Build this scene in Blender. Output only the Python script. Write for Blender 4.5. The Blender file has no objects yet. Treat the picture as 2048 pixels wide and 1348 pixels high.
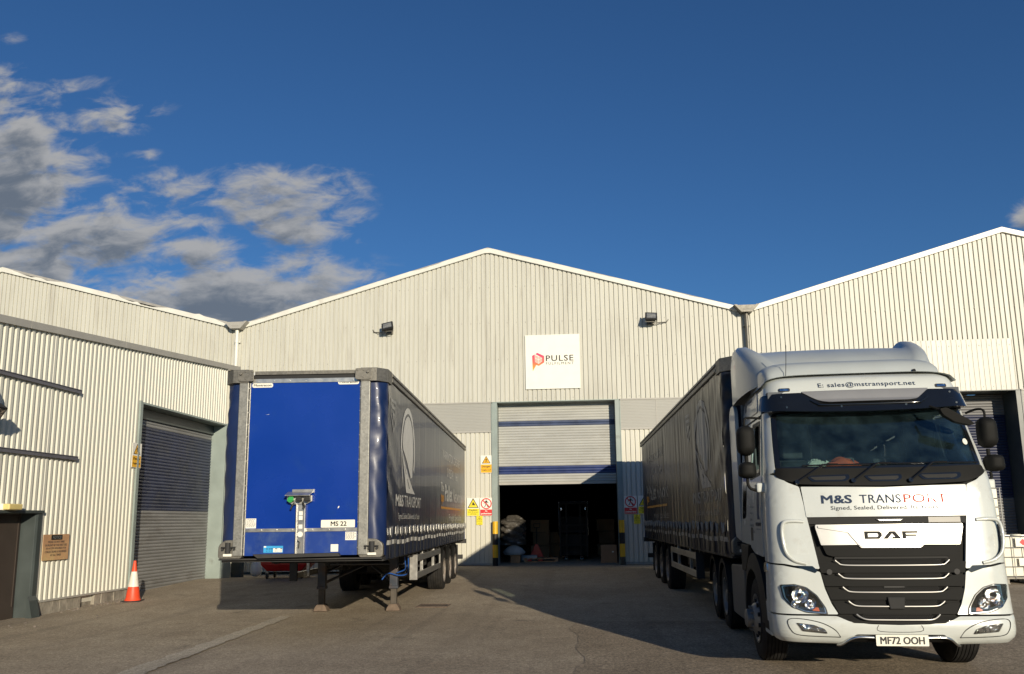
import bpy, bmesh, math, random
from mathutils import Vector, Matrix
from mathutils.geometry import tessellate_polygon
random.seed(7)
SC = bpy.context.scene
COL = SC.collection
PI = math.pi
R = math.radians

# ---------------------------------------------------------------- camera
F, CX, CY, CH = 1620.0, 1024.0, 768.0, 1.63
_yaw, _p, _roll = R(4.8), math.atan(272 / F), R(.7)
fw = Vector((-math.sin(_yaw) * math.cos(_p), math.cos(_yaw) * math.cos(_p), math.sin(_p)))
r0 = Vector((math.cos(_yaw), math.sin(_yaw), 0)); u0 = r0.cross(fw)
rt = r0 * math.cos(_roll) - u0 * math.sin(_roll); up = u0 * math.cos(_roll) + r0 * math.sin(_roll)
cd = bpy.data.cameras.new('camera'); cam = bpy.data.objects.new('camera', cd); COL.objects.link(cam)
cam.matrix_world = Matrix(((rt.x, up.x, -fw.x, 0), (rt.y, up.y, -fw.y, 0), (rt.z, up.z, -fw.z, CH), (0, 0, 0, 1)))
cd.sensor_width = 36; cd.lens = F / 2048 * 36; cd.shift_y = (CY - 674) / 2048
cd.clip_end = 2000; cd.clip_start = .1
SC.camera = cam
try: SC.cycles.pixel_filter_width = 1.1
except Exception: pass

# ---------------------------------------------------------------- light
SUN_A, SUN_C = .45, .27                                   # light travels (-A, 1, -C)
sd = Vector((-SUN_A, 1, -SUN_C)).normalized()
ld = bpy.data.lights.new('sun', 'SUN'); ld.energy = 4.9; ld.angle = R(.5); ld.color = (1, .88, .69)
lo = bpy.data.objects.new('sun', ld); COL.objects.link(lo)
lo.rotation_euler = sd.to_track_quat('-Z', 'Y').to_euler()
SC.view_settings.view_transform = 'Standard'; SC.view_settings.look = 'None'
SC.view_settings.exposure = 0.0; SC.view_settings.gamma = 1

W = bpy.data.worlds.new('World'); SC.world = W; W.use_nodes = True
nt = W.node_tree; N = nt.nodes; LK = nt.links
for n in list(N): N.remove(n)
def nd(t, **k):
    n = N.new(t)
    for a, b in k.items(): setattr(n, a, b)
    return n
def mth(op, a, b=None, c=None, clamp=False):
    n = N.new('ShaderNodeMath'); n.operation = op; n.use_clamp = clamp
    for i, v in enumerate((a, b, c)):
        if v is None: continue
        if isinstance(v, (int, float)): n.inputs[i].default_value = v
        else: LK.new(v, n.inputs[i])
    return n.outputs[0]
sky = nd('ShaderNodeTexSky', sky_type='NISHITA', sun_disc=False)
sky.sun_elevation = math.asin(-sd.z); sky.sun_rotation = math.atan2(-sd.x, -sd.y)
sky.altitude = 50; sky.air_density = 1.0; sky.dust_density = .3; sky.ozone_density = 2.5
bg = nd('ShaderNodeBackground'); bg.inputs[1].default_value = .073
out = nd('ShaderNodeOutputWorld'); LK.new(bg.outputs[0], out.inputs[0])
tc = nd('ShaderNodeTexCoord'); sp = nd('ShaderNodeSeparateXYZ'); LK.new(tc.outputs['Generated'], sp.inputs[0])
X, Y, Z = sp.outputs
ya = mth('MAXIMUM', Y, .03)
S = mth('DIVIDE', X, ya); T = mth('DIVIDE', Z, ya)
# cloud banks: centre (s, t), radii, strength; s = x/y, t = z/y of the viewing direction
BL = [(-.785, .475, .12, .11, 1.3), (-.82, .59, .05, .07, .8), (-.68, .56, .11, .035, .8), (-.72, .61, .08, .018, .5), (-.40, .43, .12, .048, .93), (-.55, .455, .10, .028, .75), (-.36, .39, .09, .032, .82),
      (-.66, .385, .12, .045, 1.05), (-.49, .36, .07, .042, .95), (-.77, .345, .15, .042, 1.2), (-.47, .29, .21, .048, 1.35), (-.28, .31, .07, .02, .75), (-.37, .335, .08, .022, .8), (.565, .362, .028, .026, 1.0), (-.79, .69, .04, .012, .4),
      (-.30, .40, .04, .02, .7), (-.62, .43, .10, .022, .62), (-.52, .40, .12, .022, .6), (-.25, .285, .07, .018, .8), (-.285, .365, .015, .012, .6), (-.59, .50, .03, .012, .5), (-1.3, .5, .4, .12, 1.0), (1.1, .45, .3, .08, .9)]
def field(ds, dt):
    s = mth('ADD', S, ds) if ds else S; t = mth('ADD', T, dt) if dt else T
    acc = None
    for (cs, ct, rs, rr, w) in BL:
        a = mth('MULTIPLY', mth('SUBTRACT', s, cs), 1 / rs); b = mth('MULTIPLY', mth('SUBTRACT', t, ct), 1 / rr)
        d2 = mth('ADD', mth('MULTIPLY', a, a), mth('MULTIPLY', b, b))
        g = mth('MULTIPLY', mth('POWER', 2.718, mth('MULTIPLY', d2, -1.0)), w)
        acc = g if acc is None else mth('MAXIMUM', acc, g)
    cb = nd('ShaderNodeCombineXYZ'); LK.new(mth('MULTIPLY', s, 11.0), cb.inputs[0]); LK.new(mth('MULTIPLY', t, 24.0), cb.inputs[1]); LK.new(mth('MULTIPLY', Y, .5), cb.inputs[2])
    nz = nd('ShaderNodeTexNoise'); nz.inputs['Scale'].default_value = 1.5; nz.inputs['Detail'].default_value = 8; nz.inputs['Roughness'].default_value = .58; nz.inputs['Distortion'].default_value = .35
    LK.new(cb.outputs[0], nz.inputs['Vector'])
    wt = mth('MINIMUM', mth('ADD', mth('MULTIPLY', acc, 2.2), .08), 1.0)
    return mth('SUBTRACT', mth('ADD', mth('MULTIPLY', acc, 1.10), mth('MULTIPLY', mth('MULTIPLY', mth('SUBTRACT', nz.outputs['Fac'], .5), 2.7), wt)), .23)
f0 = field(0, 0); f1 = field(.008, .018)
def ramp(v, a, b):
    n = nd('ShaderNodeMapRange'); n.interpolation_type = 'SMOOTHSTEP'; n.inputs['From Min'].default_value = a; n.inputs['From Max'].default_value = b
    LK.new(v, n.inputs['Value']); return n.outputs[0]
dens = ramp(f0, .0, .85); thick = ramp(f1, .15, 1.35)
cc = nd('ShaderNodeMix', data_type='RGBA'); LK.new(thick, cc.inputs[0])
cc.inputs[6].default_value = (5.6, 5.6, 5.6, 1); cc.inputs[7].default_value = (1.9, 2.25, 2.75, 1)
tint = nd('ShaderNodeMix', data_type='RGBA', blend_type='MULTIPLY'); tint.inputs[0].default_value = 1; tint.inputs[7].default_value = (.45, .80, 1.20, 1)
LK.new(sky.outputs[0], tint.inputs[6])
sm = nd('ShaderNodeMix', data_type='RGBA'); LK.new(mth('MULTIPLY', dens, .93), sm.inputs[0]); LK.new(tint.outputs[2], sm.inputs[6]); LK.new(cc.outputs[2], sm.inputs[7])
LK.new(sm.outputs[2], bg.inputs[0])

# ---------------------------------------------------------------- materials
def lin(c):
    return tuple((x / 255 / 12.92 if x / 255 <= .04045 else ((x / 255 + .055) / 1.055) ** 2.4) for x in c)
def mat(name, col, rough=.5, metal=0, var=.12, vs=3.0, bump=0, bs=40, coat=0, stretch=(1, 1, 1), dirt=None, dscale=1.2, dlev=(.5, .7), rvar=.1, spec=.5):
    m = bpy.data.materials.new(name); m.use_nodes = True
    n = m.node_tree.nodes; l = m.node_tree.links; b = n['Principled BSDF']
    b.inputs['Metallic'].default_value = metal; b.inputs['Coat Weight'].default_value = coat; b.inputs['Coat Roughness'].default_value = .06
    b.inputs['Specular IOR Level'].default_value = spec
    t = n.new('ShaderNodeTexCoord'); mp = n.new('ShaderNodeMapping'); l.new(t.outputs['Object'], mp.inputs[0]); mp.inputs['Scale'].default_value = stretch
    z = n.new('ShaderNodeTexNoise'); z.inputs['Scale'].default_value = vs; z.inputs['Detail'].default_value = 6; l.new(mp.outputs[0], z.inputs['Vector'])
    r = n.new('ShaderNodeMapRange'); l.new(z.outputs['Fac'], r.inputs['Value']); r.inputs['From Min'].default_value = .3; r.inputs['From Max'].default_value = .7
    r.inputs['To Min'].default_value = 1 - var; r.inputs['To Max'].default_value = 1 + var
    mx = n.new('ShaderNodeMix'); mx.data_type = 'RGBA'; mx.blend_type = 'MULTIPLY'; mx.inputs[0].default_value = 1; mx.inputs[6].default_value = (*col, 1)
    l.new(r.outputs[0], mx.inputs[7]); o = mx.outputs[2]
    if dirt:
        z2 = n.new('ShaderNodeTexNoise'); z2.inputs['Scale'].default_value = dscale; z2.inputs['Detail'].default_value = 9; z2.inputs['Roughness'].default_value = .65; l.new(mp.outputs[0], z2.inputs['Vector'])
        r2 = n.new('ShaderNodeMapRange'); l.new(z2.outputs['Fac'], r2.inputs['Value']); r2.inputs['From Min'].default_value = dlev[0]; r2.inputs['From Max'].default_value = dlev[1]
        m2 = n.new('ShaderNodeMix'); m2.data_type = 'RGBA'; l.new(r2.outputs[0], m2.inputs[0]); l.new(o, m2.inputs[6]); m2.inputs[7].default_value = (*dirt, 1); o = m2.outputs[2]
    l.new(o, b.inputs['Base Color'])
    rr = n.new('ShaderNodeMapRange'); l.new(z.outputs['Fac'], rr.inputs['Value']); rr.inputs['To Min'].default_value = max(0, rough - rvar); rr.inputs['To Max'].default_value = min(1, rough + rvar); l.new(rr.outputs[0], b.inputs['Roughness'])
    if bump:
        zb = n.new('ShaderNodeTexNoise'); zb.inputs['Scale'].default_value = bs; zb.inputs['Detail'].default_value = 4; l.new(mp.outputs[0], zb.inputs['Vector'])
        bp = n.new('ShaderNodeBump'); bp.inputs['Strength'].default_value = bump; bp.inputs['Distance'].default_value = .02; l.new(zb.outputs['Fac'], bp.inputs['Height']); l.new(bp.outputs[0], b.inputs['Normal'])
    return m
def glass(name, tint=(.35, .45, .45), gl=1.0, dust_haze=.06, dcol=(.5, .5, .45)):
    m = bpy.data.materials.new(name); m.use_nodes = True; n = m.node_tree.nodes; l = m.node_tree.links
    n.remove(n['Principled BSDF']); o = n['Material Output']
    t = n.new('ShaderNodeBsdfTransparent'); t.inputs[0].default_value = (*tint, 1)
    g = n.new('ShaderNodeBsdfGlossy'); g.inputs['Roughness'].default_value = .015
    fr = n.new('ShaderNodeFresnel'); fr.inputs[0].default_value = 1.55
    mm = n.new('ShaderNodeMath'); mm.operation = 'MULTIPLY'; mm.inputs[1].default_value = gl; l.new(fr.outputs[0], mm.inputs[0])
    a = n.new('ShaderNodeMixShader'); l.new(mm.outputs[0], a.inputs[0]); l.new(t.outputs[0], a.inputs[1]); l.new(g.outputs[0], a.inputs[2])
    d = n.new('ShaderNodeBsdfDiffuse'); d.inputs[0].default_value = (*dcol, 1)
    tcn = n.new('ShaderNodeTexCoord'); z = n.new('ShaderNodeTexNoise'); z.inputs['Scale'].default_value = 5; z.inputs['Detail'].default_value = 8; l.new(tcn.outputs['Object'], z.inputs['Vector'])
    r = n.new('ShaderNodeMapRange'); l.new(z.outputs['Fac'], r.inputs['Value']); r.inputs['From Min'].default_value = .35; r.inputs['From Max'].default_value = .8; r.inputs['To Min'].default_value = dust_haze * .3; r.inputs['To Max'].default_value = dust_haze * 2
    b = n.new('ShaderNodeMixShader'); l.new(r.outputs[0], b.inputs[0]); l.new(a.outputs[0], b.inputs[1]); l.new(d.outputs[0], b.inputs[2]); l.new(b.outputs[0], o.inputs[0])
    return m
def ground_mat(name, c1, c2, c3, crack=1, grain=0):
    m = bpy.data.materials.new(name); m.use_nodes = True; n = m.node_tree.nodes; l = m.node_tree.links; b = n['Principled BSDF']
    t = n.new('ShaderNodeTexCoord')
    def noise(s, d=8, ro=.6, vec=None):
        z = n.new('ShaderNodeTexNoise'); z.inputs['Scale'].default_value = s; z.inputs['Detail'].default_value = d; z.inputs['Roughness'].default_value = ro
        l.new(vec or t.outputs['Object'], z.inputs['Vector']); return z.outputs['Fac']
    def mr(v, a, c, lo=0, hi=1):
        r = n.new('ShaderNodeMapRange'); l.new(v, r.inputs['Value']); r.inputs['From Min'].default_value = a; r.inputs['From Max'].default_value = c; r.inputs['To Min'].default_value = lo; r.inputs['To Max'].default_value = hi; return r.outputs[0]
    def mixc(f, a, c, mode='MIX'):
        x = n.new('ShaderNodeMix'); x.data_type = 'RGBA'; x.blend_type = mode
        if isinstance(f, (int, float)): x.inputs[0].default_value = f
        else: l.new(f, x.inputs[0])
        for i, v in ((6, a), (7, c)):
            if isinstance(v, tuple): x.inputs[i].default_value = (*v, 1)
            else: l.new(v, x.inputs[i])
        return x.outputs[2]
    big = mr(noise(.22, 5), .38, .62); mid = mr(noise(1.6, 8, .7), .35, .7); fine = noise(60, 3, .7); med = noise(14, 6, .75)
    c = mixc(big, c1, c2); c = mixc(mr(noise(.8, 7, .7), .55, .72), c, c3)
    c = mixc(1.0, c, mr(mid, 0, 1, .86, 1.12), 'MULTIPLY'); c = mixc(1.0, c, mr(fine, .3, .7, .5, 1.5), 'MULTIPLY'); c = mixc(1.0, c, mr(noise(27, 2, .6), .32, .68, .78 - .12 * grain, 1.22 + .14 * grain), 'MULTIPLY'); c = mixc(1.0, c, mr(med, .3, .7, .84 - .16 * grain, 1.16 + .18 * grain), 'MULTIPLY')
    vo = n.new('ShaderNodeTexVoronoi'); vo.inputs['Scale'].default_value = 55; l.new(t.outputs['Object'], vo.inputs['Vector'])
    c = mixc(mr(vo.outputs['Distance'], .12, .02), c, (.42, .38, .32))   # pale chippings in the surface
    hgt = fine
    if crack:
        wv = n.new('ShaderNodeVectorMath'); wv.operation = 'MULTIPLY_ADD'; nz = n.new('ShaderNodeTexNoise'); nz.inputs['Scale'].default_value = 1.7; nz.inputs['Detail'].default_value = 6; l.new(t.outputs['Object'], nz.inputs['Vector'])
        l.new(nz.outputs['Color'], wv.inputs[0]); wv.inputs[1].default_value = (.9, .9, .9); l.new(t.outputs['Object'], wv.inputs[2])
        v2 = n.new('ShaderNodeTexVoronoi'); v2.feature = 'DISTANCE_TO_EDGE'; v2.inputs['Scale'].default_value = .33; l.new(wv.outputs[0], v2.inputs['Vector'])
        ck = mr(v2.outputs['Distance'], .005, .001); mk = mr(noise(.5, 3), .56, .66, 0, .55)
        k = n.new('ShaderNodeMath'); k.operation = 'MULTIPLY'; l.new(ck, k.inputs[0]); l.new(mk, k.inputs[1])
        c = mixc(k.outputs[0], c, (.05, .045, .04))
        oil = mr(noise(.9, 4, .5, None), .66, .74, 0, .55); c = mixc(oil, c, (.06, .055, .05))
    wm = n.new('ShaderNodeMapping'); wm.inputs['Rotation'].default_value = (0, 0, .12); wm.inputs['Scale'].default_value = (2.2, .09, 1); l.new(t.outputs['Object'], wm.inputs[0])
    c = mixc(mr(noise(1.0, 5, .6, wm.outputs[0]), .54, .74, 0, .30), c, (.09, .08, .07))   # tyre tracks
    c = mixc(mr(noise(3.2, 6, .75), .60, .70, 0, .22), c, (.50, .44, .35))                # scuffed pale spots
    l.new(c, b.inputs['Base Color']); b.inputs['Roughness'].default_value = .88; b.inputs['Specular IOR Level'].default_value = .25
    bp = n.new('ShaderNodeBump'); bp.inputs['Strength'].default_value = .5; bp.inputs['Distance'].default_value = .012; l.new(hgt, bp.inputs['Height'])
    bp2 = n.new('ShaderNodeBump'); bp2.inputs['Strength'].default_value = .5; bp2.inputs['Distance'].default_value = .03; l.new(med, bp2.inputs['Height']); l.new(bp.outputs[0], bp2.inputs['Normal']); l.new(bp2.outputs[0], b.inputs['Normal'])
    return m
def galv(name, base=(.42, .42, .39), rough=.42):
    m = bpy.data.materials.new(name); m.use_nodes = True; n = m.node_tree.nodes; l = m.node_tree.links; b = n['Principled BSDF']
    t = n.new('ShaderNodeTexCoord'); v = n.new('ShaderNodeTexVoronoi'); v.inputs['Scale'].default_value = 38; l.new(t.outputs['Object'], v.inputs['Vector'])
    z = n.new('ShaderNodeTexNoise'); z.inputs['Scale'].default_value = 6; z.inputs['Detail'].default_value = 8; l.new(t.outputs['Object'], z.inputs['Vector'])
    sx = n.new('ShaderNodeSeparateColor'); l.new(v.outputs['Color'], sx.inputs[0])
    a = n.new('ShaderNodeMath'); a.operation = 'ADD'; l.new(sx.outputs[0], a.inputs[0]); l.new(z.outputs['Fac'], a.inputs[1])
    r = n.new('ShaderNodeMapRange'); l.new(a.outputs[0], r.inputs['Value']); r.inputs['From Min'].default_value = .4; r.inputs['From Max'].default_value = 1.6; r.inputs['To Min'].default_value = .82; r.inputs['To Max'].default_value = 1.2
    mx = n.new('ShaderNodeMix'); mx.data_type = 'RGBA'; mx.blend_type = 'MULTIPLY'; mx.inputs[0].default_value = 1; mx.inputs[6].default_value = (*base, 1); l.new(r.outputs[0], mx.inputs[7]); l.new(mx.outputs[2], b.inputs['Base Color'])
    b.inputs['Metallic'].default_value = .75
    r3 = n.new('ShaderNodeMapRange'); l.new(z.outputs['Fac'], r3.inputs['Value']); r3.inputs['To Min'].default_value = rough - .12; r3.inputs['To Max'].default_value = rough + .15; l.new(r3.outputs[0], b.inputs['Roughness'])
    return m

M = {}
M['clad'] = mat('cream_cladding', (.54, .532, .465), .42, var=.05, vs=.8, stretch=(3, 3, .35), dirt=(.40, .38, .32), dscale=1.3, dlev=(.52, .8), spec=.3)
M['clad_new'] = mat('pale_cladding', (.60, .585, .50), .4, var=.04, vs=.8, stretch=(3, 3, .4), spec=.3)
M['extclad'] = mat('grey_cream_cladding', (.62, .61, .525), .42, var=.05, vs=1.2, stretch=(3, 3, .35), dirt=(.50, .47, .40), dscale=1.1, dlev=(.57, .85), bump=.10, bs=1.6, spec=.3)
M['flash'] = mat('white_flashing', (.70, .69, .62), .4, var=.06, dirt=(.45, .42, .35), dscale=.9, dlev=(.6, .75))
M['roof'] = mat('fibre_cement_roof', (.33, .32, .30), .85, var=.2)
M['band'] = mat('grey_band_panel', (.36, .355, .32), .5, var=.05, vs=.6, dirt=(.62, .6, .54), dscale=2.2, dlev=(.72, .76))
M['shutd2'] = mat('shaded_grey_shutter', (.14, .14, .14), .5, var=.1); M['shutb2'] = mat('shaded_navy_shutter', (.012, .018, .05), .5, var=.2)  # right-hand door: shade of the deep opening darkened into both colours
M['bluedust'] = mat('dusty_blue_bulkhead', (.004, .036, .225), .42, var=.12, vs=2.0, dirt=(.05, .095, .23), dscale=3.0, dlev=(.48, .78))
M['trim'] = mat('grey_trim', (.38, .365, .325), .5, var=.08)
M['frame'] = mat('grey_green_frame', (.27, .32, .295), .45, var=.12, vs=2, dirt=(.16, .17, .15), dscale=2, dlev=(.6, .8))
M['dframe'] = mat('dark_grey_frame', (.055, .068, .066), .4, var=.15, vs=2)
M['shut'] = mat('grey_shutter', (.40, .40, .37), .38, var=.08, vs=2, stretch=(.6, .6, 2), dirt=(.28, .27, .24), dlev=(.6, .8))
M['shutb'] = mat('navy_shutter', (.022, .038, .125), .4, var=.25, vs=3)
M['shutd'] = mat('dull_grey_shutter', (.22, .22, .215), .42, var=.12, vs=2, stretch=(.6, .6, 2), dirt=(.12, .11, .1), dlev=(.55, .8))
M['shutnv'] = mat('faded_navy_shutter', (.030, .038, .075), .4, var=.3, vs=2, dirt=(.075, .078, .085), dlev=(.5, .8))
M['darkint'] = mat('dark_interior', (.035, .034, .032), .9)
M['bar'] = mat('navy_rail', (.11, .11, .13), .5)
M['brown'] = mat('brown_door', (.055, .042, .034), .5, var=.08)
M['plinth'] = mat('block_plinth', (.30, .27, .22), .9, var=.25, vs=5, bump=.6, bs=20, dirt=(.12, .11, .09), dlev=(.5, .7))
M['white'] = mat('white_board', (.82, .80, .70), .45, var=.03)
M['whitep'] = mat('white_paint', (.55, .575, .54), .26, var=.03, coat=.6, dirt=(.40, .38, .32), dscale=5.5, dlev=(.58, .95), rvar=.05)
M['whitefar'] = mat('dimmed_fairing_white', (.39, .42, .415), .35, var=.04, coat=.4, dirt=(.4, .4, .36), dscale=1.2, dlev=(.6, .9))  # cab white greyed in the colour, as upward faces catch less sun
M['black'] = mat('black_plastic', (.012, .012, .011), .6, var=.2, bump=.15, bs=200, spec=.12)
M['gblack'] = mat('gloss_black', (.008, .009, .010), .12, var=.1, coat=.8, rvar=.05)
M['dgrey'] = mat('grey_plastic', (.028, .028, .027), .6, var=.15, bump=.15, bs=150, spec=.15)
M['rubber'] = mat('tyre_rubber', (.022, .021, .020), .82, var=.3, vs=8, bump=.3, bs=60, dirt=(.06, .052, .042), dlev=(.5, .8), spec=.15)
M['chrome'] = mat('chrome', (.72, .72, .70), .18, 1, var=.05, rvar=.08)
M['silver'] = mat('silver_paint', (.47, .46, .43), .34, .55, var=.03, coat=.3)
M['alu'] = mat('aluminium', (.55, .54, .50), .35, .85, var=.12, vs=8, dirt=(.25, .23, .2), dlev=(.55, .8))
M['galv'] = galv('galvanised_steel', (.30, .295, .265), .5); M['galvd'] = galv('weathered_galvanised', (.20, .19, .165), .55)
M['blue'] = mat('blue_bulkhead', (.003, .034, .26), .26, var=.06, vs=1.0, coat=.25, dirt=(.012, .05, .24), dscale=1.4, dlev=(.55, .8))
M['bluefab'] = mat('blue_pvc', (.006, .018, .075), .42, var=.15, coat=.08, bump=.15, bs=5, stretch=(1, 1, .6))
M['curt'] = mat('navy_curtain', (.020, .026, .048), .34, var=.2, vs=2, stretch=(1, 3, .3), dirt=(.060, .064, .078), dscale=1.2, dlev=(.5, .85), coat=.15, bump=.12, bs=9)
M['curtd'] = mat('shaded_navy_curtain', (.016, .020, .034), .36, var=.2, vs=2, stretch=(1, 3, .3), dirt=(.028, .030, .032), dscale=1.2, dlev=(.5, .85), coat=.05, spec=.3)  # same curtain cloth with the shade of the coupled trailer in its colour
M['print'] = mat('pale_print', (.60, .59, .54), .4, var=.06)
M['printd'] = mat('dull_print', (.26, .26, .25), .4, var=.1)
M['orangep'] = mat('orange_print', (.55, .25, .03), .4)
M['chassis'] = mat('chassis_steel', (.022, .022, .022), .65, var=.3, vs=6, dirt=(.06, .05, .04), dlev=(.5, .8))
M['legsteel'] = mat('leg_steel', (.055, .065, .085), .45, .3, var=.3, dirt=(.11, .07, .045), dscale=4, dlev=(.45, .75))
M['inner'] = mat('greasy_tube', (.07, .058, .045), .6, var=.3, vs=9)
M['rust'] = mat('rusty_steel', (.15, .11, .08), .8, var=.3, vs=12)
M['rim'] = mat('dirty_rim', (.34, .31, .27), .5, .3, var=.25, vs=8, dirt=(.14, .09, .06), dscale=3, dlev=(.4, .7))
M['rimd'] = mat('silver_rim', (.22, .215, .20), .5, .4, var=.2, vs=8)
M['navytext'] = mat('navy_lettering', (.015, .035, .08), .55, spec=.15); M['redtext'] = mat('red_lettering', (.50, .07, .05), .55, spec=.15)
M['blacktext'] = mat('black_lettering', (.01, .01, .01), .5)
M['greytext'] = mat('grey_lettering', (.05, .06, .075), .55, spec=.15)
M['plate'] = mat('number_plate_white', (.82, .80, .68), .35, var=.03)
M['hose'] = mat('blue_hose', (.02, .09, .35), .4); M['greenp'] = mat('green_plug', (.03, .32, .07), .4)
M['yellow'] = mat('yellow_paint', (.72, .42, .015), .45, var=.12, vs=6, dirt=(.12, .09, .04), dscale=5, dlev=(.62, .7))
M['syellow'] = mat('sign_yellow', (.80, .68, .03), .4, var=.05); M['samber'] = mat('sign_amber', (.80, .42, .01), .4, var=.05)
M['sred'] = mat('sign_red', (.62, .03, .03), .4, var=.05)
M['blk'] = mat('matt_black', (.012, .012, .012), .6)
M['orange'] = mat('cone_orange', (.80, .075, .025), .5, var=.12, vs=5); M['conew'] = mat('cone_white_sleeve', (.78, .73, .64), .5, var=.1, dirt=(.45, .38, .3), dscale=6, dlev=(.55, .75))
M['redpl'] = mat('red_plastic', (.42, .012, .012), .35, var=.1)
M['card'] = mat('cardboard', (.36, .21, .11), .85, var=.1); M['wood'] = mat('pallet_wood', (.50, .30, .16), .85, var=.25, vs=10, stretch=(1, 6, 6))
M['sackd'] = mat('dull_sack', (.36, .38, .38), .7, var=.15, bump=.6, bs=8)
M['wrap'] = mat('plastic_wrap', (.07, .063, .052), .4, var=.4, vs=14, bump=1.0, bs=18, coat=.5)
M['sack'] = mat('white_sack', (.62, .64, .64), .6, var=.08)
M['lamp'] = mat('yellowed_lamp', (.70, .56, .22), .4, var=.08)
M['tank'] = mat('ibc_bottle', (.74, .72, .60), .35, var=.06, bump=.2, bs=3)
M['cage'] = mat('cage_tube', (.45, .44, .42), .35, .8)
M['hivis'] = mat('orange_cloth', (.80, .13, .035), .8, var=.15, bump=.5, bs=12)
M['hvstripe'] = mat('reflective_strip', (.22, .22, .22), .4)
M['redcloth'] = mat('red_cloth', (.6, .01, .04), .8, var=.15)
M['seat'] = mat('seat_fabric', (.07, .07, .075), .85, bump=.3, bs=80)
M['dash'] = mat('dashboard', (.035, .037, .037), .6)
M['stone'] = mat('rubble_stone', (.20, .17, .14), .9, var=.3)
M['amber'] = mat('amber_lens', (.75, .16, .02), .2)
M['cabin'] = mat('cab_lining', (.10, .11, .12), .8)
M['glassw'] = glass('windscreen_glass', (.68, .78, .77), .85, .035, (.16, .26, .30))  # bluish haze in the dust colour brightens the screen like reflected sky
M['lens2'] = glass('lamp_cover', (.85, .85, .85), .25, .03)
M['tankgrey'] = mat('grey_side_panel', (.11, .11, .105), .5, var=.1)
M['shutb3'] = mat('subdued_navy_shutter', (.04, .058, .115), .45, var=.25); M['glasss'] = glass('side_glass', (.6, .66, .66), 1.0, .02)
M['lens'] = glass('clear_lens', (.9, .9, .9), 1.0, .02)
def refl():
    m = mat('lamp_reflector', (.75, .75, .74), .08, 1, var=.1, bump=.9, bs=16, rvar=.04); return m
M['refl'] = refl()
M['mesh'] = mat('grille_mesh', (.006, .006, .006), .7, spec=.1)
M['asph2'] = ground_mat('coarse_asphalt', (.255, .204, .145), (.35, .288, .21), (.18, .142, .10), 1, 1)
M['brick'] = mat('dark_brick', (.12, .07, .05), .9, var=.2); M['leaf'] = mat('foliage', (.045, .065, .02), .8, var=.3); M['bark'] = mat('bark', (.09, .07, .05), .9)
M['lampface'] = mat('lamp_face', (.55, .55, .50), .3, .2, var=.3, vs=9)
M['stickb'] = mat('sticker_blue', (.04, .33, .65), .4, var=.1)
M['asph'] = ground_mat('worn_asphalt', (.325, .265, .190), (.41, .342, .25), (.25, .20, .142))
M['conc'] = ground_mat('concrete_patch', (.44, .385, .30), (.50, .44, .345), (.37, .32, .245), 0)
M['intfl'] = ground_mat('interior_concrete', (.20, .18, .16), (.24, .22, .2), (.17, .16, .15), 0)

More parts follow.
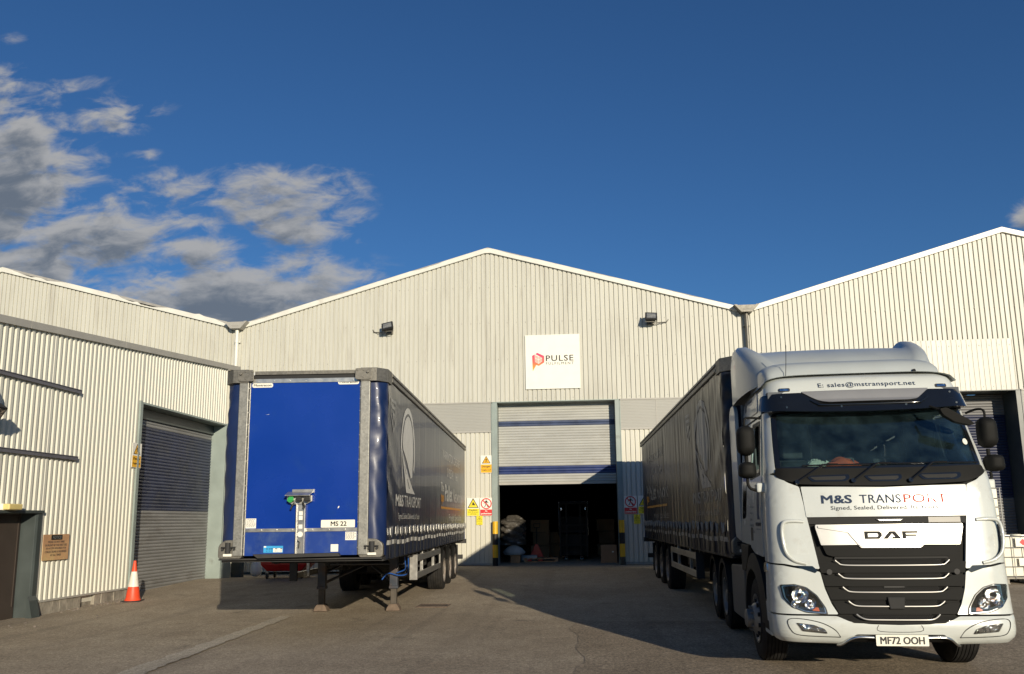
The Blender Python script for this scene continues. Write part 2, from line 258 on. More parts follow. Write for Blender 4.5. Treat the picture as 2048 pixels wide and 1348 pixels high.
# ---------------------------------------------------------------- mesh helpers
class MB:
    def __init__(s): s.v = []; s.f = []; s.m = []
    def add(s, vs, fs, mi=0):
        o = len(s.v); s.v += [tuple(p) for p in vs]; s.f += [tuple(o + i for i in f) for f in fs]; s.m += [mi] * len(fs); return s
    def box(s, x0, x1, y0, y1, z0, z1, mi=0, T=None):
        vs = [Vector((x, y, z)) for x in (x0, x1) for y in (y0, y1) for z in (z0, z1)]
        if T: vs = [T @ p for p in vs]
        return s.add(vs, [(0, 1, 3, 2), (4, 6, 7, 5), (0, 4, 5, 1), (2, 3, 7, 6), (0, 2, 6, 4), (1, 5, 7, 3)], mi)
    def cyl(s, p0, p1, r0, r1=None, n=16, mi=0, caps=True):
        r1 = r0 if r1 is None else r1; p0 = Vector(p0); p1 = Vector(p1); d = (p1 - p0).normalized()
        a = d.orthogonal().normalized(); b = d.cross(a); vs = []
        for p, r in ((p0, r0), (p1, r1)):
            for i in range(n): t = 2 * PI * i / n; vs.append(p + (a * math.cos(t) + b * math.sin(t)) * r)
        fs = [(i, (i + 1) % n, n + (i + 1) % n, n + i) for i in range(n)]
        if caps: fs += [tuple(range(n - 1, -1, -1)), tuple(range(n, 2 * n))]
        return s.add(vs, fs, mi)
    def tube(s, pts, r, n=8, mi=0, sub=0, sy=1.0):
        P = [Vector(p) for p in pts]
        if sub:
            Q = []
            for i in range(len(P) - 1):
                a = P[max(i - 1, 0)]; b = P[i]; c = P[i + 1]; d = P[min(i + 2, len(P) - 1)]
                for k in range(sub):
                    t = k / sub; Q.append(.5 * ((2 * b) + (c - a) * t + (2 * a - 5 * b + 4 * c - d) * t * t + (3 * b - a - 3 * c + d) * t ** 3))
            Q.append(P[-1]); P = Q
        vs = []; d = (P[1] - P[0]).normalized(); a = d.orthogonal().normalized()
        for i, p in enumerate(P):
            d = (P[min(i + 1, len(P) - 1)] - P[max(i - 1, 0)]).normalized(); a = (a - d * a.dot(d)).normalized(); b = d.cross(a)
            for k in range(n): t = 2 * PI * k / n; vs.append(p + (a * math.cos(t) + b * math.sin(t) * sy) * r)
        fs = []
        for i in range(len(P) - 1):
            for k in range(n): fs.append((i * n + k, i * n + (k + 1) % n, (i + 1) * n + (k + 1) % n, (i + 1) * n + k))
        fs += [tuple(range(n - 1, -1, -1)), tuple(range((len(P) - 1) * n, len(P) * n))]
        return s.add(vs, fs, mi)
    def lathe(s, prof, o, ax, n=32, mi=0):
        o = Vector(o); ax = Vector(ax).normalized(); a = ax.orthogonal().normalized(); b = ax.cross(a); vs = []
        for (r, h) in prof:
            for i in range(n): t = 2 * PI * i / n; vs.append(o + ax * h + (a * math.cos(t) + b * math.sin(t)) * r)
        fs = [(j * n + i, j * n + (i + 1) % n, (j + 1) * n + (i + 1) % n, (j + 1) * n + i) for j in range(len(prof) - 1) for i in range(n)]
        return s.add(vs, fs, mi)
    def prism(s, poly, fn, d0, d1, mi=0):
        """poly in 2D, fn(a, b, d) -> 3D"""
        n = len(poly); vs = [fn(a, b, d0) for a, b in poly] + [fn(a, b, d1) for a, b in poly]
        return s.add(vs, [tuple(range(n - 1, -1, -1)), tuple(range(n, 2 * n))] + [(i, (i + 1) % n, n + (i + 1) % n, n + i) for i in range(n)], mi)
    def drape(s, poly, fn, off, thick, step=.06, holes=(), mi=0, bm=None, step2=None):
        """2D outline laid on the surface fn(a, b, off), with thickness"""
        if bm is None:
            loops = [poly] + list(holes); flat = [Vector((x, y, 0)) for lp in loops for (x, y) in lp]
            tri = tessellate_polygon([[Vector((x, y, 0)) for (x, y) in lp] for lp in loops])
            bm = bmesh.new(); bv = [bm.verts.new(p) for p in flat]
            for t in tri:
                try: bm.faces.new([bv[i] for i in t])
                except ValueError: pass
        xs = [v.co.x for v in bm.verts]; ys = [v.co.y for v in bm.verts]
        for lo_, hi_, nn, ax in ((min(xs), max(xs), (1, 0, 0), 0), (min(ys), max(ys), (0, 1, 0), 1)):
            st = step if ax == 0 else (step2 or step)
            k = math.floor(lo_ / st) + 1
            while k * st < hi_ - 1e-5:
                co = (k * st + 1.3e-4, 0, 0) if ax == 0 else (0, k * st + 1.3e-4, 0)
                bmesh.ops.bisect_plane(bm, geom=bm.verts[:] + bm.edges[:] + bm.faces[:], plane_co=co, plane_no=nn, dist=1e-6); k += 1
        bm.normal_update()
        for f in bm.faces:
            if f.normal.z < 0: f.normal_flip()
        bm.verts.index_update(); n = len(bm.verts)
        fr = [Vector(fn(v.co.x, v.co.y, off)) for v in bm.verts]
        fs = [tuple(v.index for v in f.verts) for f in bm.faces if len(f.verts) > 2]
        if thick:
            vs = fr + [Vector(fn(v.co.x, v.co.y, off - thick)) for v in bm.verts]
            fs += [tuple(n + i for i in reversed(f)) for f in list(fs)]
            for e in bm.edges:
                if len(e.link_faces) == 1:
                    lp = e.link_faces[0].loops
                    for q in lp:
                        if q.edge == e: a, b = q.vert.index, q.link_loop_next.vert.index; break
                    fs.append((b, a, n + a, n + b))
        else: vs = fr
        bm.free(); return s.add(vs, fs, mi)
    def build(s, name, mats, parent=None, smooth=None, bevel=0, seg=2):
        me = bpy.data.meshes.new(name); me.from_pydata(s.v, [], s.f)
        mats = mats if isinstance(mats, (list, tuple)) else [mats]
        for m in mats: me.materials.append(M[m] if isinstance(m, str) else m)
        me.polygons.foreach_set('material_index', s.m); me.update()
        if smooth is not None:
            me.polygons.foreach_set('use_smooth', [True] * len(me.polygons)); me.set_sharp_from_angle(angle=R(smooth))
        o = bpy.data.objects.new(name, me); COL.objects.link(o)
        if parent: o.parent = parent
        if bevel:
            b = o.modifiers.new('bevel', 'BEVEL'); b.width = bevel; b.segments = seg; b.limit_method = 'ANGLE'; b.angle_limit = R(40); b.harden_normals = smooth is not None
        return o
def fillet(pts, r, n=4):
    out = []; L = len(pts)
    for i in range(L):
        p = pts[i]; rr = r
        if len(p) == 3: rr = p[2]
        a = Vector(pts[i - 1][:2]); b = Vector(p[:2]); c = Vector(pts[(i + 1) % L][:2])
        d1 = (a - b); d2 = (c - b); k = min(rr, d1.length * .49, d2.length * .49)
        if k <= 1e-5: out.append((b.x, b.y)); continue
        s = b + d1.normalized() * k; e = b + d2.normalized() * k
        for j in range(n + 1):
            t = j / n; q = s * (1 - t) ** 2 + b * 2 * t * (1 - t) + e * t * t; out.append((q.x, q.y))
    return out
_tx = {}
def text_bm(s, bold=0.0, space=1.0):
    k = (s, bold, space)
    if k not in _tx:
        cu = bpy.data.curves.new('lettering', 'FONT'); cu.body = s; cu.offset = bold; cu.space_character = space; cu.resolution_u = 3
        ob = bpy.data.objects.new('lettering', cu); COL.objects.link(ob)
        bpy.context.view_layer.update()
        me = bpy.data.meshes.new_from_object(ob.evaluated_get(bpy.context.evaluated_depsgraph_get()))
        vs = [tuple(v.co) for v in me.vertices]; fs = [tuple(p.vertices) for p in me.polygons]
        bpy.data.objects.remove(ob); bpy.data.curves.remove(cu); bpy.data.meshes.remove(me)
        _tx[k] = (vs, fs)
    vs, fs = _tx[k]; x0 = min(v[0] for v in vs); x1 = max(v[0] for v in vs); y0 = min(v[1] for v in vs); y1 = max(v[1] for v in vs)
    return vs, fs, x0, x1, y0, y1
def write(s, fn, x0, x1, y0, y1, off=.003, thick=.002, step=1.0, bold=0.0, space=1.0, mb=None, mi=0, xf=None, step2=None):
    """lettering fitted into the rectangle x0..x1, y0..y1 of surface fn; bold = stroke thickening relative to the height"""
    vs, fs, a0, a1, b0, b1 = text_bm(s, 0, space); mb = mb or MB()
    e = bold * (y1 - y0) * 1.3
    sh = [(0, 0)] if not bold else [(-e, -e * .5), (e, -e * .5), (0, e * .6), (-e, e * .5), (e, e * .5)]
    for k, (dx, dy) in enumerate(sh):
        bm = bmesh.new(); bv = []
        for v in vs:
            x = x0 + e + (v[0] - a0) / (a1 - a0) * (x1 - x0 - 2 * e) + dx; y = y0 + e * .5 + (v[1] - b0) / (b1 - b0) * (y1 - y0 - e) + dy
            bv.append(bm.verts.new((x, y, 0)))
        for f in fs:
            try: bm.faces.new([bv[i] for i in f])
            except ValueError: pass
        mb.drape(None, fn, off + .0004 * k, 0, step, mi=mi, bm=bm, step2=step2)
    return mb
def tag(o, label=None, cat=None, group=None, kind=None):
    if label: o['label'] = label
    if cat: o['category'] = cat
    if group: o['group'] = group
    if kind: o['kind'] = kind
    return o
def thing(name, loc, rz, label, cat, group=None):
    o = bpy.data.objects.new(name, None); COL.objects.link(o); o.location = loc; o.rotation_euler = (0, 0, rz); o.empty_display_size = .2
    return tag(o, label, cat, group)
def clone(o, parent=None):
    c = o.copy(); COL.objects.link(c)
    if parent: c.parent = parent
    for ch in o.children: clone(ch, c)
    return c
def interp(tab, z):
    if z <= tab[0][0]: return tab[0][1]
    for (a, b), (c, d) in zip(tab, tab[1:]):
        if z <= c: return b + (d - b) * (z - a) / (c - a)
    return tab[-1][1]
def sinterp(tab, z):       # smooth (monotone-ish) interpolation
    if z <= tab[0][0]: return tab[0][1]
    if z >= tab[-1][0]: return tab[-1][1]
    for i in range(len(tab) - 1):
        if z <= tab[i + 1][0]:
            a, b = tab[i]; c, d = tab[i + 1]; h = c - a; t = (z - a) / h
            m0 = (tab[i + 1][1] - tab[i - 1][1]) / (tab[i + 1][0] - tab[i - 1][0]) if i > 0 else (d - b) / h
            m1 = (tab[i + 2][1] - tab[i][1]) / (tab[i + 2][0] - tab[i][0]) if i + 2 < len(tab) else (d - b) / h
            return (2 * t**3 - 3 * t * t + 1) * b + (t**3 - 2 * t * t + t) * h * m0 + (-2 * t**3 + 3 * t * t) * d + (t**3 - t * t) * h * m1
def gz(y, x=0):                                            # the yard rises towards the doors, less so in the far left corner
    t = min(max((y - 14.5) / 13.0, 0), 1); z = -.12 + .26 * t * t * (3 - 2 * t)
    a = min(max((-4.5 - x) / 4, 0), 1); b = min(max((y - 22.5) / 4.5, 0), 1); return z - .24 * a * a * (3 - 2 * a) * b * b * (3 - 2 * b)
# ---------------------------------------------------------------- ground
FY = 27.5                                                  # plane of the gabled front
m = MB(); xs = [-300, -80, -40] + [-20 + i for i in range(41)] + [40, 80, 300]; ys = [-300, -60, -20] + [-8 + i for i in range(36)] + [28, 29, 30, 62, 300]
g = [[(x, y, gz(y, x) + (.012 * math.sin(x * .7 + y * .31) * math.sin(y * .53 - x * .2) if abs(x) < 19 and -8 < y < 27 else 0) * (0 if y > 26 else 1)) for x in xs] for y in ys]
vs = [p for r_ in g for p in r_]; nx = len(xs)
fs = [(j * nx + i, j * nx + i + 1, (j + 1) * nx + i + 1, (j + 1) * nx + i) for j in range(len(ys) - 1) for i in range(nx - 1)]
m.add(vs, fs); tag(m.build('ground', 'asph', smooth=60), 'worn grey asphalt yard', None, None, 'structure')
# pale concrete strip let into the yard (a filled trench running towards the trailer)
def gnd(x, y, d): return (x, y, gz(y) + .016 + d)
a, b, c_, d_ = (-5.05, 13.9), (-4.75, 14.35), (-3.35, 9.0), (-3.75, 8.9)
strip = MB(); n = 60; L_ = []
for i in range(n + 1):
    t = i / n; w = .12 + .05 * t; lx = -5.60 + .30 * t; ly = 15.3 - 7.6 * t
    L_.append(((lx - w + random.uniform(-.035, .035), ly), (lx + w + random.uniform(-.035, .035), ly)))
vs = []
for p, q in L_: vs += [gnd(*p, .0), gnd(*q, .0)]
strip.add(vs, [(2 * i, 2 * i + 2, 2 * i + 3, 2 * i + 1) for i in range(n)])
tag(strip.build('path', 'conc'), None, None, None, 'structure')
# coarser, older surface in front of the lorry, with a ragged joint
w = MB(); n = 60; vs = []
for i in range(n + 1):
    y = -6 + (14.6 + 6) * i / n; xl = -.05 - .02 * (y - 8) + .05 * math.sin(y * 3.1) + random.uniform(-.05, .05)
    for k in range(9): x = xl + (19 - xl) * k / 8; vs.append((x, y, gz(y) + .005 + (.012 * math.sin(x * .7 + y * .31) * math.sin(y * .53 - x * .2) if -8 < y < 27 else 0)))
w.add(vs, [(j * 9 + i, j * 9 + i + 1, (j + 1) * 9 + i + 1, (j + 1) * 9 + i) for j in range(n) for i in range(8)]); tag(w.build('road', 'asph2', smooth=60), None, None, None, 'structure')
# floor inside the warehouse
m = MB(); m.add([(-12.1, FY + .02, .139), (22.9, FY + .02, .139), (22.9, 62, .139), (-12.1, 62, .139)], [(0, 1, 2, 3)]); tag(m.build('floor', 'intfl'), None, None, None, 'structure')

# ---------------------------------------------------------------- gabled warehouse
EAV, PK = 8.56, 11.08
def roofz(x):
    for v0, pk, v1 in ((-30.6, -21.4, -12.15), (-12.15, -3.12, 5.72), (5.72, 14.36, 23.0)):
        if v0 <= x <= v1: return EAV + (PK - EAV) * ((x - v0) / (pk - v0) if x < pk else (v1 - x) / (v1 - pk))
    return EAV
def corr(mb, u0, u1, pitch, prof, zb, zt, fn, mi=0):
    """profiled sheet: prof = [(du, depth)], zb/zt functions of u"""
    pts = []; u = u0
    while u < u1 - 1e-4:
        for du, dd in prof:
            if u + du < u1: pts.append((u + du, dd))
        u += pitch
    pts.append((u1, 0)); br = [p for p in pts]
    vs = []
    for uu, dd in br: vs += [fn(uu, dd, zb(uu)), fn(uu, dd, zt(uu))]
    mb.add(vs, [(2 * i, 2 * i + 2, 2 * i + 3, 2 * i + 1) for i in range(len(br) - 1)], mi)
PROF = [(0, 0), (.112, 0), (.117, .042), (.153, .042)]; PIT = .16
wh = thing('warehouse', (0, FY, 0), 0, 'long cream corrugated warehouse with a row of low gables and roller doors', 'warehouse')
ff = lambda u, d, z: (u, d, z)
def k_(v): return lambda u: v
w = MB()
corr(w, -12.15, 5.72, PIT, PROF, k_(5.635), roofz, ff)
w.build('gable_wall', 'clad', wh)
w = MB(); corr(w, 5.72, 23.0, PIT, PROF, k_(5.62), roofz, ff); w.build('gable_wall', 'clad', wh)
w = MB(); corr(w, -30.6, -12.15, PIT, PROF, k_(.3), roofz, ff); w.build('gable_wall', 'clad', wh)
w = MB(); corr(w, -12.15, -5.83, PIT, PROF, k_(-.02), k_(4.61), ff); corr(w, -5.83, -3.03, PIT, PROF, k_(.20), k_(4.61), ff); w.build('lower_wall', 'clad_new', wh)
w = MB(); corr(w, 1.36, 5.72, PIT, PROF, k_(.22), k_(4.63), ff); corr(w, 5.72, 10.0, PIT, PROF, k_(.22), k_(4.63), ff); w.build('lower_wall', 'clad_new', wh)
w = MB(); corr(w, 14.38, 23.0, PIT, PROF, k_(.22), k_(4.63), ff); w.build('lower_wall', 'clad_new', wh)
# newer sheets patched in above the right-hand door
w = MB(); corr(w, 10.76, 14.3, PIT, PROF, k_(5.63), k_(7.36), lambda u, d, z: (u, d - .012, z)); w.build('replaced_sheet', 'clad_new', wh)
# grey flat band, with fine horizontal ribs
for x0, x1 in ((-12.1, -3.04), (1.365, 5.7), (5.74, 9.98), (14.39, 23)):
    w = MB(); z = 4.64; pts = []
    while z < 5.60: pts += [(z, -.004), (z + .034, -.004), (z + .038, .004), (z + .048, .004)]; z += .052
    vs = []
    for zz, dd in pts: vs += [(x0, dd - .006, min(zz, 5.615)), (x1, dd - .006, min(zz, 5.615))]
    w.add(vs, [(2 * i, 2 * i + 1, 2 * i + 3, 2 * i + 2) for i in range(len(pts) - 1)]); w.build('band_panel', 'band', wh)
for x0, x1 in ((-12.1, -3.04), (1.365, 9.98), (14.39, 23)):
    bx = [(x0, x1, -.035, .0, 5.612, 5.66), (x0, x1, -.03, .0, 4.60, 4.645), (x0 if x0 > -10 else -5.83, x1, -.025, .04, .15, .21)] + [(xx, xx + .025, -.02, 0, 4.646, 5.61) for xx in (x0 + 1.2, x0 + 3.6, x0 + 6.1) if xx < x1]
    for q in bx: MB().box(*q).build('wall_trim', 'trim', wh)
# fixings
w = MB()
for z in (5.76, 7.15, 8.45, 9.75):
    i = 0; u = -12.05
    while u < 22.9:
        if z < roofz(u) - .15 and not (-1.9 < u < .1 and 5.9 < z < 8): w.box(u - .010, u + .010, -.012, 0, z - .011 + random.uniform(-.02, .02), z + .011)
        u += .32
tag(w.build('sheet_fixings', 'trim', wh), kind='stuff')
# dark inner shell
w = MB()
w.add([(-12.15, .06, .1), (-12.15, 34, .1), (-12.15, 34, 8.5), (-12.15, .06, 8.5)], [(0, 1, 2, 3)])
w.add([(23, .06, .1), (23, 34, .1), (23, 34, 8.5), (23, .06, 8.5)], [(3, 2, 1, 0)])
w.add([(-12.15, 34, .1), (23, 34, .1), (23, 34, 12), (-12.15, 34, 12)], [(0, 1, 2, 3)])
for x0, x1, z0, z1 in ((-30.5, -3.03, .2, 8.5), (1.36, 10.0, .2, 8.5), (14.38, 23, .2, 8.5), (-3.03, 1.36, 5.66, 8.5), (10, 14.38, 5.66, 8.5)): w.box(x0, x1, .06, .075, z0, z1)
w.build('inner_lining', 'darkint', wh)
# roofs: corrugated fibre cement, with the white cut-down flashing on the verge
for k, (v0, pk, v1) in enumerate(((-30.6, -21.4, -12.15), (-12.15, -3.12, 5.72), (5.72, 14.36, 23.0))):
    for a, b, za, zb in ((v0, pk, EAV, PK), (pk, v1, PK, EAV)):
        w = MB(); n = 60; vs = []; dx, dz = b - a, zb - za
        for i in range(n + 1):
            x = a + dx * i / n; z = za + dz * i / n + .10 + .0 * i
            vs += [(x, -.04, z - .06), (x, 34.2, z), (x, -.04, z + .03), (x, 34.2, z + .03)]
        fs = []
        for i in range(n):
            o_ = 4 * i; fs += [(o_, o_ + 4, o_ + 5, o_ + 1), (o_ + 2, o_ + 3, o_ + 7, o_ + 6), (o_, o_ + 2, o_ + 6, o_ + 4)]
        w.add(vs, fs); w.build('roof', 'roof', wh)
    # verge flashing
    w = MB(); rnd = random.Random(k + 3); n = 90; top = []; bot = []
    for i in range(n + 1):
        x = v0 + .28 + (v1 - v0 - .56) * i / n; z = roofz(x)
        rag = 0
        if k == 0 and x > -21: rag = max(0, math.sin((x + 21) * 1.55) + .2) * .10 * (1 if x < -16 else 1.35) - (.05 if rnd.random() < .10 else 0)
        elif k == 1: rag = max(0, math.sin(x * 2.1) - .3) * (.055 if x < -3.1 else .03) + rnd.random() * .012
        top.append((x, z + .115 - rag)); bot.append((x, z - .06))
    ps = bot + top[::-1]; nn = len(bot)
    vs = [(x, -.075, z) for x, z in bot] + [(x, -.075, z) for x, z in top] + [(x, .0, z) for x, z in bot] + [(x, .0, z) for x, z in top]
    fs = []
    for i in range(nn - 1): fs += [(i, i + 1, nn + i + 1, nn + i), (2 * nn + i, 3 * nn + i, 3 * nn + i + 1, 2 * nn + i + 1), (nn + i, nn + i + 1, 3 * nn + i + 1, 3 * nn + i), (i, 2 * nn + i, 2 * nn + i + 1, i + 1)]
    w.add(vs, fs); w.build('verge_flashing', 'flash', wh)
# valley gutter ends and downpipes
for xv in (-12.15, 5.72):
    w = MB()
    w.prism([(xv - .42, 8.74), (xv - .32, 8.74), (xv - .12, 8.56), (xv + .12, 8.56), (xv + .32, 8.74), (xv + .42, 8.74), (xv + .18, 8.48), (xv - .18, 8.48)], lambda a, b, d: (a, d, b), -.34, .2)
    w.box(xv - .28, xv + .28, -.33, -.30, 8.57, 8.72)
    h = w.build('gutter_hopper', 'trim' if xv < 0 else 'galvd', wh)
    w = MB(); w.cyl((xv, -.14, 8.47), (xv, -.14, 4.7 if xv > 0 else .2), .068, n=16)
    for z in (8.0, 6.9, 5.8): w.cyl((xv, -.14, z), (xv, -.14, z + .05), .08, n=16); w.box(xv - .10, xv + .10, -.1, -.02, z, z + .05)
    w.build('downpipe', 'flash' if xv < 0 else 'galvd', wh, smooth=40)
# door frames
def doorframe(x0, x1, zt, depth, jl, jr, mt):
    w = MB(); w.box(x0 - jl, x0, -.03, depth, .13, zt + .02); w.box(x1, x1 + jr, -.03, depth, .13, zt + .02); w.box(x0 - jl, x1 + jr, -.028, depth, zt + .021, zt + .05)
    w.box(x0 - jl - .035, x0 - jl, -.045, -.02, .13, zt); w.box(x1 + jr, x1 + jr + .035, -.045, -.02, .13, zt)
    return w.build('door_frame', mt, wh, bevel=.004)
doorframe(-2.84, 1.19, 5.60, .62, .16, .15, 'frame'); doorframe(10.1, 14.21, 5.60, .85, .14, .15, 'dframe')
def shutter(name, x0, x1, z0, z1, fn, bands, mats, parent, pitch=.092, amp=.018):
    """roller door of curved slats; bands = [(z_from, z_to, slot)]"""
    w = MB(); z = z0; k = 0; rows = []
    while z < z1:
        for i in range(5):
            t = i / 5; rows.append((z + pitch * t, amp * math.sin(PI * t) ** .7 if i else -.004, z))
        z += pitch
    vs = []
    for zz, dd, zb in rows: vs += [fn(x0, -dd, min(zz, z1)), fn(x1, -dd, min(zz, z1))]
    base = len(w.v)
    for i in range(len(rows) - 1):
        mi = 0; zb = rows[i][2]
        for a, b, s_ in bands:
            if a <= zb < b: mi = s_
        w.add(vs[2 * i:2 * i + 4], [(0, 1, 3, 2)], mi)
    return w.build(name, mats, parent)
sh = shutter('shutter_door', -2.83, 1.18, 2.90, 5.62, lambda u, d, z: (u, .42 + d, z), [(3.10, 3.44, 1), (4.83, 4.98, 2)], ['shut', 'shutb', 'shutb3'], wh)
w = MB(); w.box(-2.83, 1.18, .38, .44, 2.82, 2.90); w.build('bottom_rail', 'trim', sh)
w = MB(); w.box(-2.82, 1.17, .44, .9, 5.2, 5.6); w.build('shutter_box', 'trim', wh)
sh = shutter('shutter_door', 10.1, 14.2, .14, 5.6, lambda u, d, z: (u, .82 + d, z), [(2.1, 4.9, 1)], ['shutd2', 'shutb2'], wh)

# ---------------------------------------------------------------- the lower building on the left
EX = -10.7
ex = thing('annexe', (EX, 14, 0), 0, 'lean-to side building clad in deep ribbed cream sheet, blue and grey roller door', 'annexe')
EP = [(0, 0), (.062, 0), (.076, .036), (.138, .036)]; EPI = .152
def ef(u, d, z): return (-d, u - 14, z)
def etop(y): return 5.47 + (y - 13.79) * .094
w = MB()
corr(w, 5.0, 15.44, EPI, EP, k_(1.90), etop, ef); corr(w, 15.44, 18.82, EPI, EP, k_(.17), etop, ef); corr(w, 18.82, 23.57, EPI, EP, k_(4.58), etop, ef)
w.build('ribbed_wall', 'extclad', ex)
w = MB(); w.box(-6.3, -.05, 10.3, 10.33, -.1, 6.4); w.box(-6.3, -6.25, -9, 10.3, 0, 5.5)
for y0, y1, z0, z1 in ((5, 13.9, 0, 5.0), (15.5, 18.8, 0, 5.3), (18.8, 23.6, 4.6, 5.8)): w.box(-.08, -.05, y0 - 14, y1 - 14, z0, z1)
w.build('end_wall', 'extclad', ex)
w = MB()
vs = [(-6.3, -9.0, etop(5) - .03), (.02, -9.0, etop(5) - .03), (.02, 10.36, etop(24.36) - .03), (-6.3, 10.36, etop(24.36) - .03)]
w.add(vs + [(a, b, c + .06) for a, b, c in vs], [(3, 2, 1, 0), (4, 5, 6, 7), (0, 1, 5, 4), (1, 2, 6, 5), (2, 3, 7, 6), (3, 0, 4, 7)]); w.build('roof', 'roof', ex)
w = MB(); vs = []
for y in (5, 24.38): vs += [(.05, y - 14, etop(y) - .10), (.05, y - 14, etop(y) + .045), (-.02, y - 14, etop(y) + .045), (-.02, y - 14, etop(y) - .10)]
w.add(vs, [(0, 4, 5, 1), (1, 5, 6, 2), (2, 6, 7, 3), (3, 7, 4, 0), (0, 1, 2, 3), (7, 6, 5, 4)])
for y in (8, 11.3, 14.6, 17.9, 21.2): w.box(.05, .053, y - 14, y - 13.985, etop(y) - .10, etop(y) + .045)
w.build('eaves_trim', 'trim', ex)
w = MB()
n = 14
for i in range(n):
    y0 = 15.46 + (18.84 - 15.46) * i / n; y1 = y0 + (18.84 - 15.46) / n
    if i in (6, 7) : w.box(-.14, -.06, y0 - 14, y1 - 14, -.25, .06)
    else: w.box(-.10 - .01 * (i % 3), .025 + random.uniform(-.01, .01), y0 - 14, y1 - 14 - .006, -.25, .145)
w.build('plinth', 'plinth', ex, bevel=.008)
w = MB(); w.box(.0, .05, 1.46, 4.82, .145, .18); w.build('base_trim', 'trim', ex)
# its roller door
w = MB()
w.box(-.5, .03, 4.80, 4.86, -.2, 4.55); w.box(-.52, .03, 9.57, 9.63, -.1, 4.55); w.box(-.5, .028, 4.8, 9.63, 4.551, 4.60); w.box(-.005, .04, 4.72, 4.799, -.2, 4.62); w.box(-.005, .04, 9.63, 10.28, -.1, 4.62)
w.build('door_frame', 'frame', ex, bevel=.004)
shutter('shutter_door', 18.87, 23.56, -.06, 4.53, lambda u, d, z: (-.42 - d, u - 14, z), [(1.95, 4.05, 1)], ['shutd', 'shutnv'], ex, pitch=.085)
w = MB(); w.box(-.9, -.35, 4.87, 9.56, 4.28, 4.54); w.build('shutter_box', 'dframe', ex)
# brown door in a deep dark frame
w = MB()
w.prism([(-.32, 1.42), (.03, 1.42), (.03, 1.30), (-.0, 1.26), (-.32, 1.22)], lambda a, b, d: (a, b, d), -.2, 1.87)
w.box(-.32, .06, -6, 1.44, 1.871, 1.93); w.build('door_surround', 'dframe', ex, bevel=.006)
w = MB(); w.prism([(0, 0), (.13, 0), (.05, .34), (0, .42)], lambda a, b, d: (a + .03, d, b - .13), 1.16, 1.40); w.build('bump_stop', 'dframe', ex)
w = MB(); w.box(-.30, -.26, -6, 1.20, -.2, 1.86); w.box(-.26, -.245, 1.13, 1.15, .1, 1.8); w.build('brown_door', 'brown', ex)
for z, y1 in ((4.44, 16.34), (3.02, 16.38)):
    w = MB(); w.box(.0, .06, -9, y1 - 14, z - .03, z + .035); w.box(.005, .075, -9, y1 - 14 - .02, z + .036, z + .05); w.build('wall_rail', 'bar', ex)

# ---------------------------------------------------------------- fittings on the walls
def floodlight(x, z, arm, tilt, label):
    t = thing('floodlight', (x, FY - .38, z), 0, label, 'floodlight', 'floodlights high on the gable wall')
    T = Matrix.Rotation(R(tilt), 4, 'Y') @ Matrix.Rotation(R(-28), 4, 'X')
    w = MB(); w.prism([(-.20, -.15), (.20, -.15), (.20, .15), (-.20, .15)], lambda a, b, d: T @ Vector((a, d, b)), -.05, .03)
    w.prism([(-.15, -.11), (.15, -.11), (.15, .11), (-.15, .11)], lambda a, b, d: T @ Vector((a, d, b)), .03, .16); w.build('lamp_body', 'blk', t, bevel=.01)
    w = MB(); w.prism([(-.165, -.115), (.165, -.115), (.165, .115), (-.165, .115)], lambda a, b, d: T @ Vector((a, d, b)), -.060, -.0525); w.build('lamp_glass', 'lens2', t)
    w = MB(); w.prism([(-.15, -.10), (.15, -.10), (.15, .10), (-.15, .10)], lambda a, b, d: T @ Vector((a, d, b)), -.0518, -.0510); 0 and w.cyl(T @ Vector((-.09, -.056, 0)), T @ Vector((.09, -.056, 0)), .012, n=8); w.build('reflector', 'lampface', t)
    w = MB(); w.tube([(.0, .05, -.16), (.12 * arm, .2, -.18), (.55 * arm, .36, -.12), (.62 * arm, .38, -.02)], .018); w.tube([(-.2, 0, 0), (-.2, .02, -.17), (.2, .02, -.17), (.2, 0, 0)], .014); w.box(-.12, .12, .30, .38, -.2, -.1); w.build('bracket', 'galvd', t)
floodlight(-6.62, 8.36, -1, -12, 'black floodlight on the gable, nearer the blue-fronted trailer, bracket to its left')
floodlight(2.50, 8.40, 1, 4, 'black floodlight on the gable, nearer the lorry, bracket to its right')
t = thing('floodlight', (EX + .3, 13.42, 3.68), 0, 'floodlight cut off by the left edge of the photo, under the upper wall rail', 'floodlight')
w = MB(); T = Matrix.Rotation(R(35), 4, 'Y'); w.box(-.05, .12, -.18, .18, -.13, .13, T=T); w.build('lamp_body', 'blk', t, bevel=.01); w = MB(); w.tube([(-.1, 0, 0), (-.3, 0, .05)], .02); w.build('bracket', 'galvd', t)
w = MB(); w.box(.121, .124, -.15, .15, -.10, .10, T=T); w.build('lamp_glass', 'refl', t)
t = thing('satellite_dish', (EX + .22, 13.04, 4.10), 0, 'pale dish at the left edge of the photo, above a floodlight', 'satellite dish')
w = MB(); w.lathe([(0, .06), (.12, .05), (.22, .02), (.27, -.02), (.275, -.03), (.2, .0), (.0, .03)], (0, 0, 0), (-.8, .5, -.2), n=28); w.build('dish', 'sack', t, smooth=50); w = MB(); w.tube([(0, 0, -.02), (-.25, 0, -.08)], .02); w.build('bracket', 'galvd', t)
t = thing('bulkhead_lamp', (EX + .06, 14.42, 1.98), 0, 'yellowed plastic emergency lamp above the brown door', 'lamp')
w = MB(); w.box(-.02, .12, -.17, .2, -.05, .06); w.build('lamp_cover', 'lamp', t, bevel=.02); w = MB(); w.box(-.06, .0, -.18, .21, -.062, .062); w.build('backplate', 'white', t)

